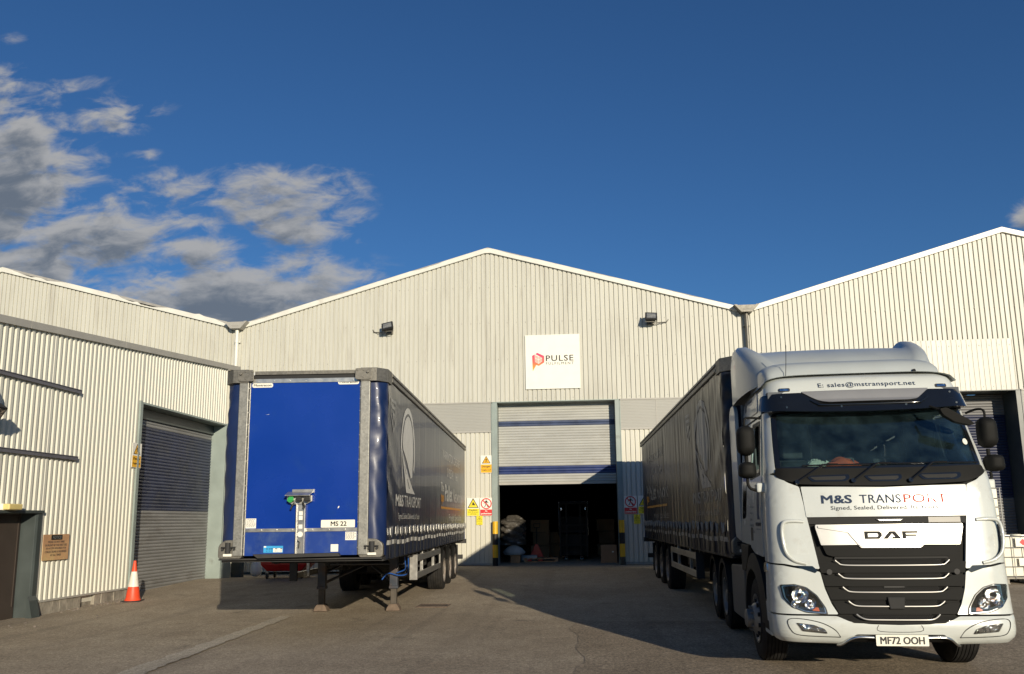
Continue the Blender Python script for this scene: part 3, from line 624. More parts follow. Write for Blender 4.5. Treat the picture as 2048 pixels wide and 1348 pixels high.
# signs on the flat front wall are drawn on the plane y = const
def plane(x, z, y=0):
    return lambda a, b, off: (a, y - off, b)
def sign_root(name, x, z, label, cat, group=None): return thing(name, (x, FY - .02, z), 0, label, cat, group)
P0 = lambda a, b, off: (a, -off, b)
def board(t, x0, x1, z0, z1, mt, name='board', off=.012, th=.01, r=.012):
    w = MB(); w.drape(fillet([(x0, z0), (x1, z0), (x1, z1), (x0, z1)], r, 3), P0, off, th, 9); return w.build(name, mt, t)
def tri_sign(t, cx, cz, s, mt, off=.014):
    h = s * .87; w = MB(); w.drape(fillet([(cx - s / 2, cz), (cx + s / 2, cz), (cx, cz + h)], s * .04, 2), P0, off, .001, 9); o = w.build('warning_triangle', 'blk', t)
    w = MB(); w.drape([(cx - s * .40, cz + s * .055), (cx + s * .40, cz + s * .055), (cx, cz + h * .86)], P0, off + .002, .001, 9); w.build('triangle_field', mt, o); return o
def person_pict(mb, cx, cz, s, off, lean=0):
    mb.drape([(cx + .055 * s * math.cos(i * PI / 5), cz + .42 * s + .06 * s * math.sin(i * PI / 5)) for i in range(10)], P0, off, .001, 9)
    for pl in ([(-.07, .33), (.08, .33), (.06, .02), (-.06, .02)], [(-.06, .32), (-.22, .16), (-.30, .02), (-.25, .0), (-.16, .13), (-.04, .2)], [(.06, .32), (.2, .2), (.27, .06), (.22, .04), (.14, .15), (.03, .22)],
               [(-.06, .04), (.02, .04), (-.06, -.2), (-.16, -.42), (-.24, -.40), (-.12, -.16)], [(0, .05), (.06, .04), (.14, -.16), (.28, -.38), (.2, -.43), (.06, -.2)]):
        mb.drape([(cx + a * s, cz + b * s) for a, b in pl], P0, off, .001, 9)
def truck_pict(mb, cx, cz, s, off):
    for pl in ([(-.1, 0), (.3, 0), (.3, .16), (.16, .2), (.12, .42), (-.05, .42), (-.1, .18)], [(-.17, -.05), (-.13, -.05), (-.13, .45), (-.17, .45)], [(-.4, -.05), (-.17, -.05), (-.17, -.01), (-.4, -.01)]):
        mb.drape([(cx + a * s, cz + b * s) for a, b in pl], P0, off, .001, 9)
    for dx in (0, .22): mb.drape([(cx + dx * s + .075 * s * math.cos(i * PI / 5), cz - .02 * s + .075 * s * math.sin(i * PI / 5)) for i in range(10)], P0, off, .001, 9)
def danger(t):
    board(t, -.20, .20, -.29, .30, 'white'); board(t, -.185, .185, -.28, -.005, 'samber', 'text_panel', .0145, .002)
    tri_sign(t, 0, .03, .30, 'samber'); w = MB(); person_pict(w, 0, .13, .16, .0185); w.build('pictogram', 'blk', t)
    w = write('Danger', P0, -.15, .15, -.12, -.045, .017, .001, bold=.02); write('Fragile roof', P0, -.16, .16, -.225, -.165, .017, .001, mb=w, bold=.01); w.build('lettering', 'blk', t)
t = sign_root('danger_sign', -3.22, 3.51, 'amber danger sign on the flat wall, left of the open roller door', 'sign'); danger(t)
t = thing('danger_sign', (EX + .02, 18.70, 3.27), R(90), 'amber danger sign beside the blue and grey roller door on the left', 'sign'); danger(t)
def caution(t):
    board(t, -.215, .215, -.30, .30, 'white'); board(t, -.205, .205, -.29, -.055, 'syellow', 'text_panel', .0145, .002)
    tri_sign(t, 0, -.03, .38, 'syellow'); w = MB(); truck_pict(w, 0, .07, .20, .0185); w.build('pictogram', 'blk', t)
    w = write('Caution', P0, -.14, .14, -.13, -.07, .017, .001, bold=.02); write('Fork lift trucks', P0, -.17, .17, -.19, -.15, .017, .001, mb=w); write('operating', P0, -.10, .10, -.26, -.21, .017, .001, mb=w); w.build('lettering', 'blk', t)
def noped(t):
    board(t, -.215, .215, -.30, .30, 'white'); board(t, -.205, .205, -.29, -.09, 'sred', 'text_panel', .0145, .002)
    w = MB(); cz = .105
    w.drape([(.185 * math.cos(i * PI / 16), cz + .185 * math.sin(i * PI / 16)) for i in range(32)], P0, .0145, .001, 9, holes=[[(.150 * math.cos(i * PI / 16), cz + .150 * math.sin(i * PI / 16)) for i in range(32)]])
    c = math.cos(R(45)); w.drape([(-.15 * c - .012, cz + .15 * c - .012), (-.15 * c + .012, cz + .15 * c + .012), (.15 * c + .012, cz - .15 * c + .012), (.15 * c - .012, cz - .15 * c - .012)], P0, .019, .001, 9); w.build('prohibition_ring', 'sred', t)
    w = MB(); person_pict(w, 0, cz, .29, .0165); w.build('pictogram', 'blk', t)
    w = write('No', P0, -.035, .035, -.165, -.115, .017, .001, bold=.03); write('pedestrians', P0, -.175, .175, -.265, -.195, .017, .001, mb=w, bold=.03); w.build('lettering', 'white', t)
def smallcaution(t):
    board(t, -.105, .105, -.15, .15, 'syellow', r=.01); tri_sign(t, 0, .0, .16, 'syellow'); w = MB(); truck_pict(w, 0, .035, .08, .0185); w.build('pictogram', 'blk', t)
    w = write('Forklift trucks', P0, -.09, .09, -.06, -.03, .014, .001); write('operating', P0, -.06, .06, -.12, -.085, .014, .001, mb=w); w.build('lettering', 'blk', t)
for x, f, nm, lb in ((-3.675, caution, 'caution_sign', 'yellow forklift caution sign left of the open roller door, in sunlight'), (-3.23, noped, 'prohibition_sign', 'red no pedestrians sign left of the open roller door, in sunlight'),
                 (1.60, noped, 'prohibition_sign', 'red no pedestrians sign right of the open roller door, in shade'), (2.06, caution, 'caution_sign', 'yellow forklift caution sign right of the open roller door, partly behind the trailer')):
    t = sign_root(nm, x, 2.08, lb, 'sign'); f(t)
t = sign_root('caution_sign', -3.46, 1.635, 'smallest yellow caution sign, lowest of the signs left of the open roller door', 'sign'); smallcaution(t)
t = sign_root('caution_sign', 1.80, 1.61, 'smallest yellow caution sign, lowest of the signs right of the open roller door', 'sign'); smallcaution(t)
# company board
t = sign_root('company_sign', -.895, 7.005, 'big square white company board with a pink and orange emblem above the open door', 'sign')
board(t, -.935, .945, -.95, .95, 'white', off=.03, th=.028, r=.005)
def lg(px, pz): return ((px - 720) / 1060 * 1.88 - .0, -(pz - 703) / 1060 * 1.9)
mlog = bpy.data.materials.new('emblem_gradient'); mlog.use_nodes = True; n_ = mlog.node_tree.nodes; l_ = mlog.node_tree.links
tcx = n_.new('ShaderNodeTexCoord'); spx = n_.new('ShaderNodeSeparateXYZ'); l_.new(tcx.outputs['Object'], spx.inputs[0]); mrr = n_.new('ShaderNodeMapRange'); l_.new(spx.outputs['Z'], mrr.inputs['Value']); mrr.inputs['From Min'].default_value = -.28; mrr.inputs['From Max'].default_value = .3
cr = n_.new('ShaderNodeValToRGB'); l_.new(mrr.outputs[0], cr.inputs[0]); cr.color_ramp.elements[0].color = (.88, .38, .01, 1); cr.color_ramp.elements[1].color = (.62, .015, .13, 1); e_ = cr.color_ramp.elements.new(.45); e_.color = (.85, .12, .07, 1); l_.new(cr.outputs[0], n_['Principled BSDF'].inputs['Base Color'])
w = MB()
w.drape([lg(*p) for p in ((325, 580), (375, 555), (380, 700), (450, 740), (520, 695), (520, 625), (390, 550), (425, 523), (560, 590), (560, 715), (455, 782), (405, 762), (335, 882))], P0, .033, .002, 9); w.build('emblem', mlog, t)
M['pinkbox'] = mat('emblem_pink', (.80, .42, .34), .5, var=.02)
w = MB()
for q in (((383, 562), (443, 600), (443, 650), (383, 622)), ((452, 600), (518, 622), (505, 632), (452, 655)), ((383, 634), (443, 662), (443, 728), (383, 692)), ((452, 664), (518, 636), (518, 690), (452, 728))): w.drape([lg(*p) for p in q], P0, .036, .002, 9)
w.build('emblem_box', M['pinkbox'], t)
a, b = lg(592, 695); c, d = lg(1128, 580); w = write('PULSE', P0, a, c, b, d, .033, .002, bold=.015, space=1.15)
a, b = lg(595, 765); c, d = lg(1128, 715); write('FULFILMENT', P0, a, c, b, d, .033, .002, mb=w, space=1.35); w.build('lettering', 'blk', t)
# notice board on the side building
M['noticeb'] = mat('faded_notice', (.52, .30, .16), .55, var=.18, vs=2, dirt=(.60, .44, .20), dscale=1.5, dlev=(.45, .7))
t = thing('notice_board', (EX + .02, 15.90, 1.20), R(90), 'faded orange notice board about parking, right of the brown door', 'sign')
board(t, -.40, .42, -.255, .255, M['noticeb'], off=.015, th=.012); board(t, -.16, .19, .145, .243, 'blacktext', 'heading_panel', .018, .002)
w = write('NOTICE!', P0, -.12, .16, .165, .222, .0215, .001); w.build('heading', 'printd', t)
w = MB()
for s_, a, b, z in (('PLEASE DO NOT PARK', -.25, .27, .085), ('IN FRONT OF THE SHUTTERS', -.33, .35, .020), ('AS ACCESS REQUIRED FOR', -.31, .33, -.045), ('COLLECTIONS & DELIVERIES', -.33, .35, -.110), ('AT ALL TIMES!', -.16, .18, -.175)): write(s_, P0, a, b, z, z + .043, .018, .001, mb=w, bold=.015)
w.build('lettering', 'rust', t)
# post guards either side of the open door
for x, lb in ((-2.92, 'yellow and black post guard at the left jamb of the open roller door'), (1.28, 'yellow and black post guard at the right jamb of the open roller door')):
    t = thing('post_guard', (x, FY - .15, .12), 0, lb, 'bollard', 'post guards at the open roller door')
    w = MB()
    def seg(z0, z1, mi, r=.092): w.lathe([(0, z0), (r, z0), (r, z1), (0, z1)], (0, 0, 0), (0, 0, 1), n=20, mi=mi)
    seg(0, .28, 1, .088); seg(.28, .70, 0); seg(.70, 1.06, 1); seg(1.06, 1.47, 0); w.build('guard_post', ['yellow', 'blk'], t, smooth=40)
    w = MB(); w.box(-.11, .11, -.1, .12, 0, .02)
    for q in range(4): w.tube([(-.05 + .03 * q, -.09, .02), (-.07 + .035 * q, -.1, .15), (-.04 + .03 * q, -.092, .27)], .008, n=5)
    w.build('base_plate', 'galvd' if x > 0 else 'blk', t)
# ---------------------------------------------------------------- wheels
def tyre(mb, x0, x1, r, cy, cz):
    """tread with grooves, lathe about the x axis"""
    wd = x1 - x0; s = 1 if wd > 0 else -1; W_ = abs(wd); pr = [(r * .56, 0), (r * .60, .012), (r * .80, .0), (r * .93, .012), (r * .985, .035)]
    for k in range(5):
        a = .05 + (W_ - .10) * (k + .12) / 5; b = .05 + (W_ - .10) * (k + .88) / 5
        pr += [(r - .014, a - .004), (r, a), (r, b), (r - .014, b + .004)]
    pr += [(r * .985, W_ - .035), (r * .93, W_ - .012), (r * .80, W_), (r * .60, W_ - .012), (r * .56, W_)]
    mb.lathe([(a, b) for a, b in pr], (x0, cy, cz), (s, 0, 0), n=44)
def wheel(parent, x, side, cy, cz, r=.5, wd=.385, rimm='rim', convex=False):
    """x = outer face; side = +1 when the outer face looks to +x"""
    mb = MB(); tyre(mb, x, x - side * wd, r, cy, cz); t = mb.build('wheel', 'rubber', parent, smooth=35)
    rr = r * .575; m2 = MB(); ax = (side, 0, 0); o = (x, cy, cz)
    if convex: pr = [(rr, -.01), (rr + .005, .0), (rr - .02, -.005), (rr - .05, -.05), (rr - .07, -.03), (.17, .035), (.15, .05), (.115, .05), (.11, .12), (.085, .135), (0, .135)]
    else: pr = [(rr, -.01), (rr + .005, .0), (rr - .02, -.005), (rr - .05, -.07), (.19, -.12), (.17, -.13), (.115, -.13), (.11, -.03), (.085, -.015), (0, -.015)]
    m2.lathe(pr, o, ax, n=36); rim = m2.build('rim', rimm, t, smooth=35)
    m3 = MB(); m4 = MB()
    for k in range(10):
        a = 2 * PI * k / 10; rn = .14 if convex else .145; dx = .05 if convex else -.13
        c = Vector((x + side * dx, cy + rn * math.cos(a), cz + rn * math.sin(a))); m3.cyl(c, c + Vector((side * .035, 0, 0)), .014, n=6)
        a += PI / 10; rh = .205; dx = .008 if convex else -.100
        c = Vector((x + side * dx, cy + rh * math.cos(a), cz + rh * math.sin(a))); m4.cyl(c - Vector((side * .02, 0, 0)), c + Vector((side * .006, 0, 0)), .026, n=10)
    m3.build('wheel_nuts', 'rimd' if rimm != 'rim' else 'rust', rim); m4.build('vent_holes', 'blk', rim)
    return t
# ---------------------------------------------------------------- curtain-sided trailers
def semi_trailer(loc, rz, label, legs, amp, seed, curtm, prm, dx=0):
    rnd = random.Random(seed); t = thing('curtain_trailer', loc, rz, label, 'trailer', 'curtain-sided trailers')
    L_, Wd, ZB, ZT = 13.6, 1.27, 1.08, 3.98
    # front bulkhead
    w = MB(); w.box(-.875, .875, .0, .04, 1.50, 3.80); w.build('front_panel', 'blue', t); w = MB(); w.box(-.875, .875, .001, .04, 1.14, 1.499); w.build('kick_panel', 'bluedust', t)
    for s in (-1, 1):
        w = MB(); x0, x1 = sorted((s * .885, s * 1.03)); w.box(x0, x1, -.055, .12, 1.14, 3.86); xa, xb = sorted((s * .862, s * .884)); w.box(xa, xb, -.012, .05, 1.14, 3.86)
        w.build('corner_post', 'galv', t, bevel=.008)
        w = MB()
        for i in range(14): w.cyl((s * .873, -.013, 1.25 + i * .19), (s * .873, -.019, 1.25 + i * .19), .010, n=8)
        w.build('rivets', 'alu', t)
        # wrapped curtain end, round the corner
        w = MB(); n = 9; zs = [1.13 + (3.80 - 1.13) * i / 40 for i in range(41)]; vs = []
        for z in zs:
            for i in range(n + 1):
                q = i / n; a = q * PI / 2
                x = 1.032 + .238 * math.sin(a) ** .8; y = .0 + .20 * (1 - math.cos(a)) ** 1.1
                k = math.sin(q * PI) * (.010 * math.sin(z * 3.1 + seed + q * 5 + 1.4 * math.sin(z * 1.7)) + .007 * math.sin(z * z * 3.3 + 4 * q + seed * 2) + .004 * math.sin(z * 19 - 7 * q) * max(0, math.sin(z * 2.3 + s)))
                vs.append((s * (x + k), y - k, z))
        w.add(vs, [(j * (n + 1) + i, j * (n + 1) + i + 1, (j + 1) * (n + 1) + i + 1, (j + 1) * (n + 1) + i) for j in range(40) for i in range(n)]); w.build('curtain_end', 'bluefab' if legs else 'curtd', t, smooth=60)  # coupled trailer's end takes the darker cloth in place of cab shade
        # top corner casting
        w = MB(); pts = [(.885, -.075), (1.13, -.07), (1.285, .10), (1.29, .42), (1.25, .42), (1.24, .12), (1.11, -.02), (.885, -.025)]
        w.prism([(s * a, b) for a, b in pts], lambda a, b, d: (a, b, d), 3.80, 4.01)
        w.prism(fillet([(s * .80, 3.82), (s * 1.04, 3.82), (s * 1.07, 4.0), (s * .80, 4.0)], .03), lambda a, b, d: (a, d, b), -.088, -.076)
        for a, b in ((.83, 3.97), (.93, 3.97), (.93, 3.86)): w.cyl((s * a, -.088, b), (s * a, -.096, b), .014, n=8)
        w.cyl((s * 1.0, -.088, 3.94), (s * 1.0, -.12, 3.94), .022, n=10); w.build('corner_cap', 'galvd', t, bevel=.006)
        # bottom corner with curtain tensioner
        w = MB(); w.prism(fillet([(s * .89, 1.10), (s * 1.26, 1.10), (s * 1.26, 1.30), (s * 1.16, 1.38), (s * .98, 1.38), (s * .90, 1.24)], .05), lambda a, b, d: (a, d, b), -.03, .10); o = w.build('corner_bracket', 'galvd', t, bevel=.01)
        w = MB(); w.cyl((s * 1.10, -.06, 1.18), (s * 1.10, -.06, 1.34), .04, n=12); w.cyl((s * .98, -.065, 1.27), (s * 1.20, -.065, 1.27), .012, n=8)
        for i in range(4): w.cyl((s * (1.0 + .06 * i), -.075, 1.24), (s * (1.0 + .06 * i), -.04, 1.24), .018, n=8)
        w.build('curtain_winch', 'chassis', o)
        w = MB(); w.box(s * 1.10 - .065, s * 1.10 + .065, -.075, -.03, 1.135, 1.175); w.build('marker_lamp', 'white', t, bevel=.006)
    # header
    w = MB(); w.box(-.80, .80, -.03, .10, 3.93, 3.985); w.build('header_beam', 'galvd', t); w = MB(); w.box(-1.1, 1.1, .0, .1, 3.866, 3.929); w.build('header_gap', 'blk', t)
    w = MB(); w.box(-.86, .86, -.014, .03, 3.801, 3.865)
    for i in range(7): w.cyl((-.75 + .25 * i, -.02, 3.83), (-.75 + .25 * i, -.013, 3.83), .012, n=8)
    w.build('panel_frame', 'alu', t)
    w = MB(); w.box(-.86, .86, -.014, 0, 1.495, 1.545)
    for x in (-.62, -.38, -.14, .17, .42, .67): w.cyl((x, -.014, 1.52), (x, -.024, 1.52), .016, n=10)
    w.build('cross_strip', 'alu', t)
    # supply-line board
    w = MB(); w.box(-.07, .07, -.05, .0, 1.15, 1.92); w.box(-.07, -.055, -.075, -.05, 1.15, 1.92); w.box(.055, .07, -.075, -.05, 1.15, 1.92); pl = w.build('line_post', 'alu', t, bevel=.003)
    w = MB(); w.prism([(-.215, 2.04), (.17, 2.04), (.17, 1.95), (.08, 1.905), (-.14, 1.905), (-.215, 1.96)], lambda a, b, d: (a, d, b), -.07, -.02)
    w.prism([(-.02, 2.10), (-.19, 2.045), (-.19, 2.03), (-.02, 2.085)], lambda a, b, d: (d, a, b), -.215, .17); w.box(-.15, .19, -.03, -.005, 2.08, 2.135); bd = w.build('connector_board', 'alu', t, bevel=.004)
    for i, (x, mt) in enumerate(((-.145, 'greenp'), (-.02, 'blk'), (.105, 'blk'))):
        w = MB(); w.cyl((x, -.07, 1.985), (x, -.135, 1.975), .042, n=14); w.box(x - .05, x + .05, -.13, -.10, 1.955, 1.97); w.box(x - .015, x + .05, -.145, -.13, 1.96, 2.02); w.build('connector', mt, bd)
    w = MB(); w.tube([(-.1, -.06, 1.93), (-.13, -.08, 1.88), (-.15, -.08, 1.83)], .014); w.tube([(.03, -.06, 1.93), (.06, -.09, 1.87), (.05, -.09, 1.84)], .02); w.tube([(-.03, -.08, 1.36), (.0, -.085, 1.34), (-.01, -.085, 1.25)], .008); w.build('coupling', 'blk', bd)
    for z, mt, nm in ((1.77, 'white', 'sticker'), (1.70, 'white', 'sticker'), (1.57, 'white', 'sticker')):
        w = MB(); w.box(-.028, .03, -.0525, -.0505, z - .03, z + .03); w.build(nm, mt, pl)
    w = MB(); w.cyl((0, -.0505, 1.455), (0, -.0525, 1.455), .042, n=20); w.build('sticker', 'white', pl)
    # plate and stickers
    w = MB(); w.drape(fillet([(.305, 1.55), (.825, 1.55), (.825, 1.665), (.305, 1.665)], .012, 3), P0, .016, .008, 9); np_ = w.build('number_plate', 'plate', t)
    w = write('MS 22', P0, .455, .70, 1.572, 1.643, .0175, .001, bold=.025); w.build('lettering', 'blacktext', np_)
    w = MB(); w.prism([(.55, 1.84), (.565, 1.875), (.58, 1.87), (.57, 1.845)], lambda a, b, d: (a, d, b), -.002, -.0005); w.prism([(-.62, 3.30), (-.56, 3.306), (-.56, 3.302)], lambda a, b, d: (a, d, b), -.002, -.0005); w.build('paint_chip', 'white', t)
    def sticker(x0, x1, z0, z1, mt='white', rows=0, bar=None):
        w = MB(); w.box(x0, x1, -.003, -.0005, z0, z1); o = w.build('sticker', mt, t); 
        if rows:
            w = MB(); h = (z1 - z0) / (rows + 1)
            for i in range(rows):
                x = x0 + .012
                while x < x1 - .03:
                    l_ = rnd.uniform(.01, .03); w.box(x, min(x + l_, x1 - .01), -.0038, -.0032, z1 - h * (i + .9), z1 - h * (i + .9) + h * .35); x += l_ + .008
            w.build('print', 'greytext', o)
        return o
    sticker(-.86, -.70, 1.552, 1.70, rows=7); sticker(.68, .85, 1.36, 1.485, rows=7); sticker(.46, .575, 1.19, 1.30)
    o = sticker(-.57, -.27, 1.185, 1.285, 'stickb'); w = MB(); w.box(-.42, -.35, -.0040, -.0032, 1.19, 1.25); w.box(-.345, -.28, -.0040, -.0032, 1.19, 1.25); w.box(-.565, -.53, -.004, -.0032, 1.262, 1.282); w.build('print', 'white', o)
    w = MB()
    for x in (-.53, -.49, -.455, -.39, -.31): w.box(x, x + .028, -.0048, -.0041, 1.235, 1.247); w.box(x, x + .022, -.0048, -.0041, 1.205, 1.212)
    w.build('print', 'blk', o)
    for x, z in ((-.68, 3.765), (.68, 3.795)):
        w = MB(); w.drape(fillet([(x - .165, z - .035), (x + .165, z - .035), (x + .165, z + .035), (x - .165, z + .035)], .033, 5), P0, .006, .004, 9); o = w.build('maker_badge', 'white', t)
        w = write('Montracon', P0, x - .14, x + .14, z - .016, z + .02, .0075, .001, bold=.03); w.build('lettering', 'blacktext', o)
    w = MB(); w.prism([(-.70, 1.165), (.60, 1.175), (.63, 1.125), (-.62, 1.105)], lambda a, b, d: (a, d, b), -.12, -.02); w.prism([(-1.25, 1.10), (1.25, 1.10), (1.25, 1.075), (-1.25, 1.075)], lambda a, b, d: (a, d, b), -.02, .12); w.build('front_lip', 'chassis', t, bevel=.004)
    # roof, cant rails
    w = MB(); w.box(-1.24, 1.24, .1, L_, 3.95, 3.99); w.build('roof', 'sack', t)
    for s in (-1, 1):
        w = MB(); pts = [(1.235, 4.005), (1.29, 4.0), (1.305, 3.95), (1.285, 3.935), (1.295, 3.90), (1.30, 3.86), (1.285, 3.845), (1.235, 3.85)]
        w.prism([(s * a, b) for a, b in pts], lambda a, b, d: (a, d, b), .42, L_); w.build('cant_rail', 'galvd', t)
        w = MB(); w.box(min(s * 1.17, s * 1.25), max(s * 1.17, s * 1.25), .1, L_, 1.04, 1.10); w.build('side_rail', 'chassis', t)
    # curtains
    ph = [rnd.uniform(0, 6) for _ in range(8)]
    def disp(y, z, s):
        k = amp * (.55 * math.sin(y * 13.5 + ph[0] + .25 * math.sin(z * 1.3)) + .5 * math.sin(y * 21.7 + ph[1] + .4 * z) + .45 * math.sin(y * 6.1 + ph[2]) + .3 * math.sin(y * 33 + ph[3] - z))
        e = min(1, (y - .2) / .5, (L_ - .15 - y) / .5); k *= max(e, .15)
        k *= min(1, (3.92 - z) / .5 + .25)
        if y < 1.6: k += .012 * math.sin((y * 6 + z * 9)) * math.exp(-((z - 2.3) / 1.6) ** 2) * (1.6 - y)
        if z < 1.62: k += -.018 * (.5 - .5 * math.cos((y - .42) / .475 * 2 * PI)) * (1.62 - z) / .5
        return k
    for s in (-1, 1):
        w = MB(); ny = 400; nz = 22; ys_ = [.2 + (L_ - .35) * i / ny for i in range(ny + 1)]; zs = [1.07 + (3.86 - 1.07) * j / nz for j in range(nz + 1)]
        vs = [(s * (Wd + disp(y, z, s)), y, z - (.02 * abs(math.sin((y - .42) / .475 * PI)) if j_ == 0 else 0)) for j_, z in enumerate(zs) for y in ys_]
        w.add(vs, [(j * (ny + 1) + i, j * (ny + 1) + i + 1, (j + 1) * (ny + 1) + i + 1, (j + 1) * (ny + 1) + i) for j in range(nz) for i in range(ny)])
        cu = w.build('curtain', curtm, t, smooth=60)
        def side(c0, s=s):
            if s > 0: return lambda a, b, off: (Wd + disp(a, b, 1) + off, a, b)
            return lambda a, b, off: (-(Wd + disp(c0 - a, b, -1) + off), c0 - a, b)
        A_ = side(4.3); B_ = side(19.4)
        st, s2 = .035, .12
        w = write('M&S', A_, .98, 1.72, 1.88, 2.08, .006, 0, st, bold=.035, step2=s2); write('TRANSPORT', A_, 1.82, 3.80, 1.88, 2.08, .006, 0, st, mb=w, step2=s2)
        write('Signed, Sealed, Delivered, Its Yours', A_, 1.22, 3.60, 1.64, 1.77, .006, 0, st, mb=w, step2=s2)
        write('WARRINGTON, CHESHIRE', B_, 7.4, 11.7, 3.12, 3.38, .006, 0, st, mb=w, step2=s2); write('01925 411 066', B_, 8.4, 11.1, 2.74, 2.98, .006, 0, st, mb=w, step2=s2)
        write('The', B_, 7.1, 7.75, 2.34, 2.56, .006, 0, st, mb=w, bold=.03, step2=s2); write('Pallet', B_, 7.95, 9.7, 2.12, 2.54, .006, 0, st, mb=w, bold=.04, step2=s2); write('Network', B_, 9.85, 12.2, 2.12, 2.50, .006, 0, st, mb=w, step2=s2, bold=.01)
        write('Freight Specialists', B_, 8.9, 12.2, 1.58, 1.80, .006, 0, st, mb=w, step2=s2)
        w.build('lettering', prm, cu)
        w = MB(); w.drape([(7.15, 1.92), (12.0, 1.92), (12.0, 1.975), (7.15, 1.975)], B_, .006, 0, st, step2=s2); write('tpn', B_, 7.15, 7.75, 2.02, 2.28, .006, 0, st, mb=w, bold=.05, step2=s2); w.build('underline', 'orangep', cu)
        # road-and-sun emblem
        cx_, cz_ = 2.19, 2.88; w = MB()
        def road(v, side_):     # edge of the road: v 0 at the horizon .. 1 at the foot
            z = 2.95 - .82 * v; mid = 1.46 + .92 * v ** 1.25; hw = .02 + .60 * v ** 1.9 * .98
            if side_ < 0: return (max(mid - hw * .62, 1.42 + .38 * v), z)
            return (mid + hw, z)
        ring = [(cx_ + .785 * math.cos(a), cz_ + .785 * math.sin(a)) for a in [R(-28 + 213 * i / 34) for i in range(35)]] + [(cx_ + .675 * math.cos(a), cz_ + .675 * math.sin(a)) for a in [R(178 - 203 * i / 34) for i in range(35)]]
        w.drape(ring, A_, .006, 0, st, step2=s2)
        lft = [(cx_ - .785 + .02, cz_ - .02), (cx_ - .72, cz_ - .02), (cx_ - .60, cz_ - .38), (cx_ - .56, cz_ - .62), (cx_ - .66, cz_ - .45)]
        w.drape(lft, A_, .006, 0, st, step2=s2)
        disc = [(cx_ + .60 * math.cos(a), cz_ + .03 + .60 * math.sin(a)) for a in [R(-22 + 196 * i / 34) for i in range(35)]] + [(1.66, 2.86), (1.95, 2.74), (2.25, 2.56), (2.50, 2.40), (2.68, 2.44)]
        w.drape(disc, A_, .006, 0, st, step2=s2)
        rd = [road(v / 14, -1) for v in range(15)] + [road(v / 14, 1) for v in range(14, -1, -1)]
        def dash(v0, v1, hw0, hw1):
            m0 = [.5 * (road(v0, -1)[0] + road(v0, 1)[0]), road(v0, 1)[1]]; m1 = [.5 * (road(v1, -1)[0] + road(v1, 1)[0]), road(v1, 1)[1]]
            return [(m0[0] - hw0, m0[1]), (m0[0] + hw0, m0[1]), (m1[0] + hw1, m1[1]), (m1[0] - hw1, m1[1])]
        w.drape(rd, A_, .006, 0, st, step2=s2, holes=[dash(.22, .36, .008, .012), dash(.44, .60, .014, .022), dash(.70, .90, .026, .04)]); w.build('road_emblem', prm, cu)
        # shield print near the front edge
        w = MB(); w.drape([(.42, 3.6), (.9, 3.6), (.9, 3.3), (.66, 3.05), (.42, 3.3)], A_, .006, 0, st, step2=s2, holes=[[(.47, 3.55), (.85, 3.55), (.85, 3.32), (.66, 3.12), (.47, 3.32)]])
        w.drape([(.5, 3.50), (.82, 3.50), (.82, 3.44), (.5, 3.44)], A_, .006, 0, st, step2=s2); w.drape([(.52, 3.38), (.8, 3.38), (.66, 3.2)], A_, .006, 0, st, step2=s2); w.build('shield_print', 'printd', cu)
        # reflective belt and straps
        w = MB(); side0 = side(0) if s > 0 else (lambda a, b, off: (-(Wd + disp(a, b, -1) + off), a, b))
        x = .22
        while x < 13.25:
            l_ = min(.40, 13.25 - x); zz = 1.30 - .0 * x + .012 * math.sin(x * 3); w.drape([(x, zz - .035), (x + l_, zz - .035), (x + l_, zz + .035), (x, zz + .035)], side0, .008, 0, .05); x += .475
        w.build('reflective_belt', prm, cu)
        for i in range(28):
            y = .42 + .475 * i; w = MB(); dz = rnd.uniform(-.02, .02); tl = rnd.uniform(-.03, .03)
            def sp_(a, b, d): return (s * (Wd + .012 + d + disp(y, min(b, 1.6), s) * .3), a, b)
            w.prism([(y - .022 + tl, 1.52 + dz), (y + .022 + tl, 1.52 + dz), (y + .022, 1.08), (y - .022, 1.08)], sp_, 0, .006)
            b0 = w.build('strap', 'blk', cu)
            w = MB(); w.prism(fillet([(y - .035 + tl, 1.42 + dz), (y + .035 + tl, 1.42 + dz), (y + .03 + tl, 1.55 + dz), (y - .03 + tl, 1.55 + dz)], .015, 2), sp_, .008, .022); w.tube([sp_(y - .03, 1.40 + dz, .03), sp_(y - .035, 1.48 + dz, .04), sp_(y + .03, 1.56 + dz, .035)], .008, n=6)
            w.build('buckle', 'alu' if legs else 'trim', cu)
    # chassis
    w = MB()
    for s in (-1, 1):
        w.prism([(.3, 1.04), (13.4, 1.04), (13.4, .62), (5.4, .62), (4.3, .96), (.3, 1.0)], lambda a, b, d: (s * .48 + d, a, b), -.012, .012)
        w.box(s * .48 - .07, s * .48 + .07, .3, 13.4, 1.03, 1.048); w.box(s * .48 - .07, s * .48 + .07, 5.4, 13.4, .61, .628)
    for i in range(21): w.box(-1.2, 1.2, 2.9 + .51 * i, 2.96 + .51 * i, .98, 1.045)
    w.cyl((0, 1.6, 1.0), (0, 1.6, .90), .05); w.box(-.6, .6, .5, 2.4, 1.0, 1.02)
    w.build('chassis', 'chassis', t)
    w = MB(); w.box(-1.22, 1.22, .06, 13.5, 1.045, 1.06); w.build('floor', 'chassis', t)
    w = MB(); w.box(-1.26, 1.26, 13.5, 13.58, 1.06, 3.95); w.build('rear_doors', 'blue', t)
    w = MB(); w.box(-1.2, 1.2, 13.4, 13.5, .45, .58); w.box(-.6, -.5, 13.3, 13.42, .5, 1.0); w.box(.5, .6, 13.3, 13.42, .5, 1.0); w.box(-1.3, 1.3, 13.42, 13.62, .93, 1.06); w.build('rear_bumper', 'chassis', t)
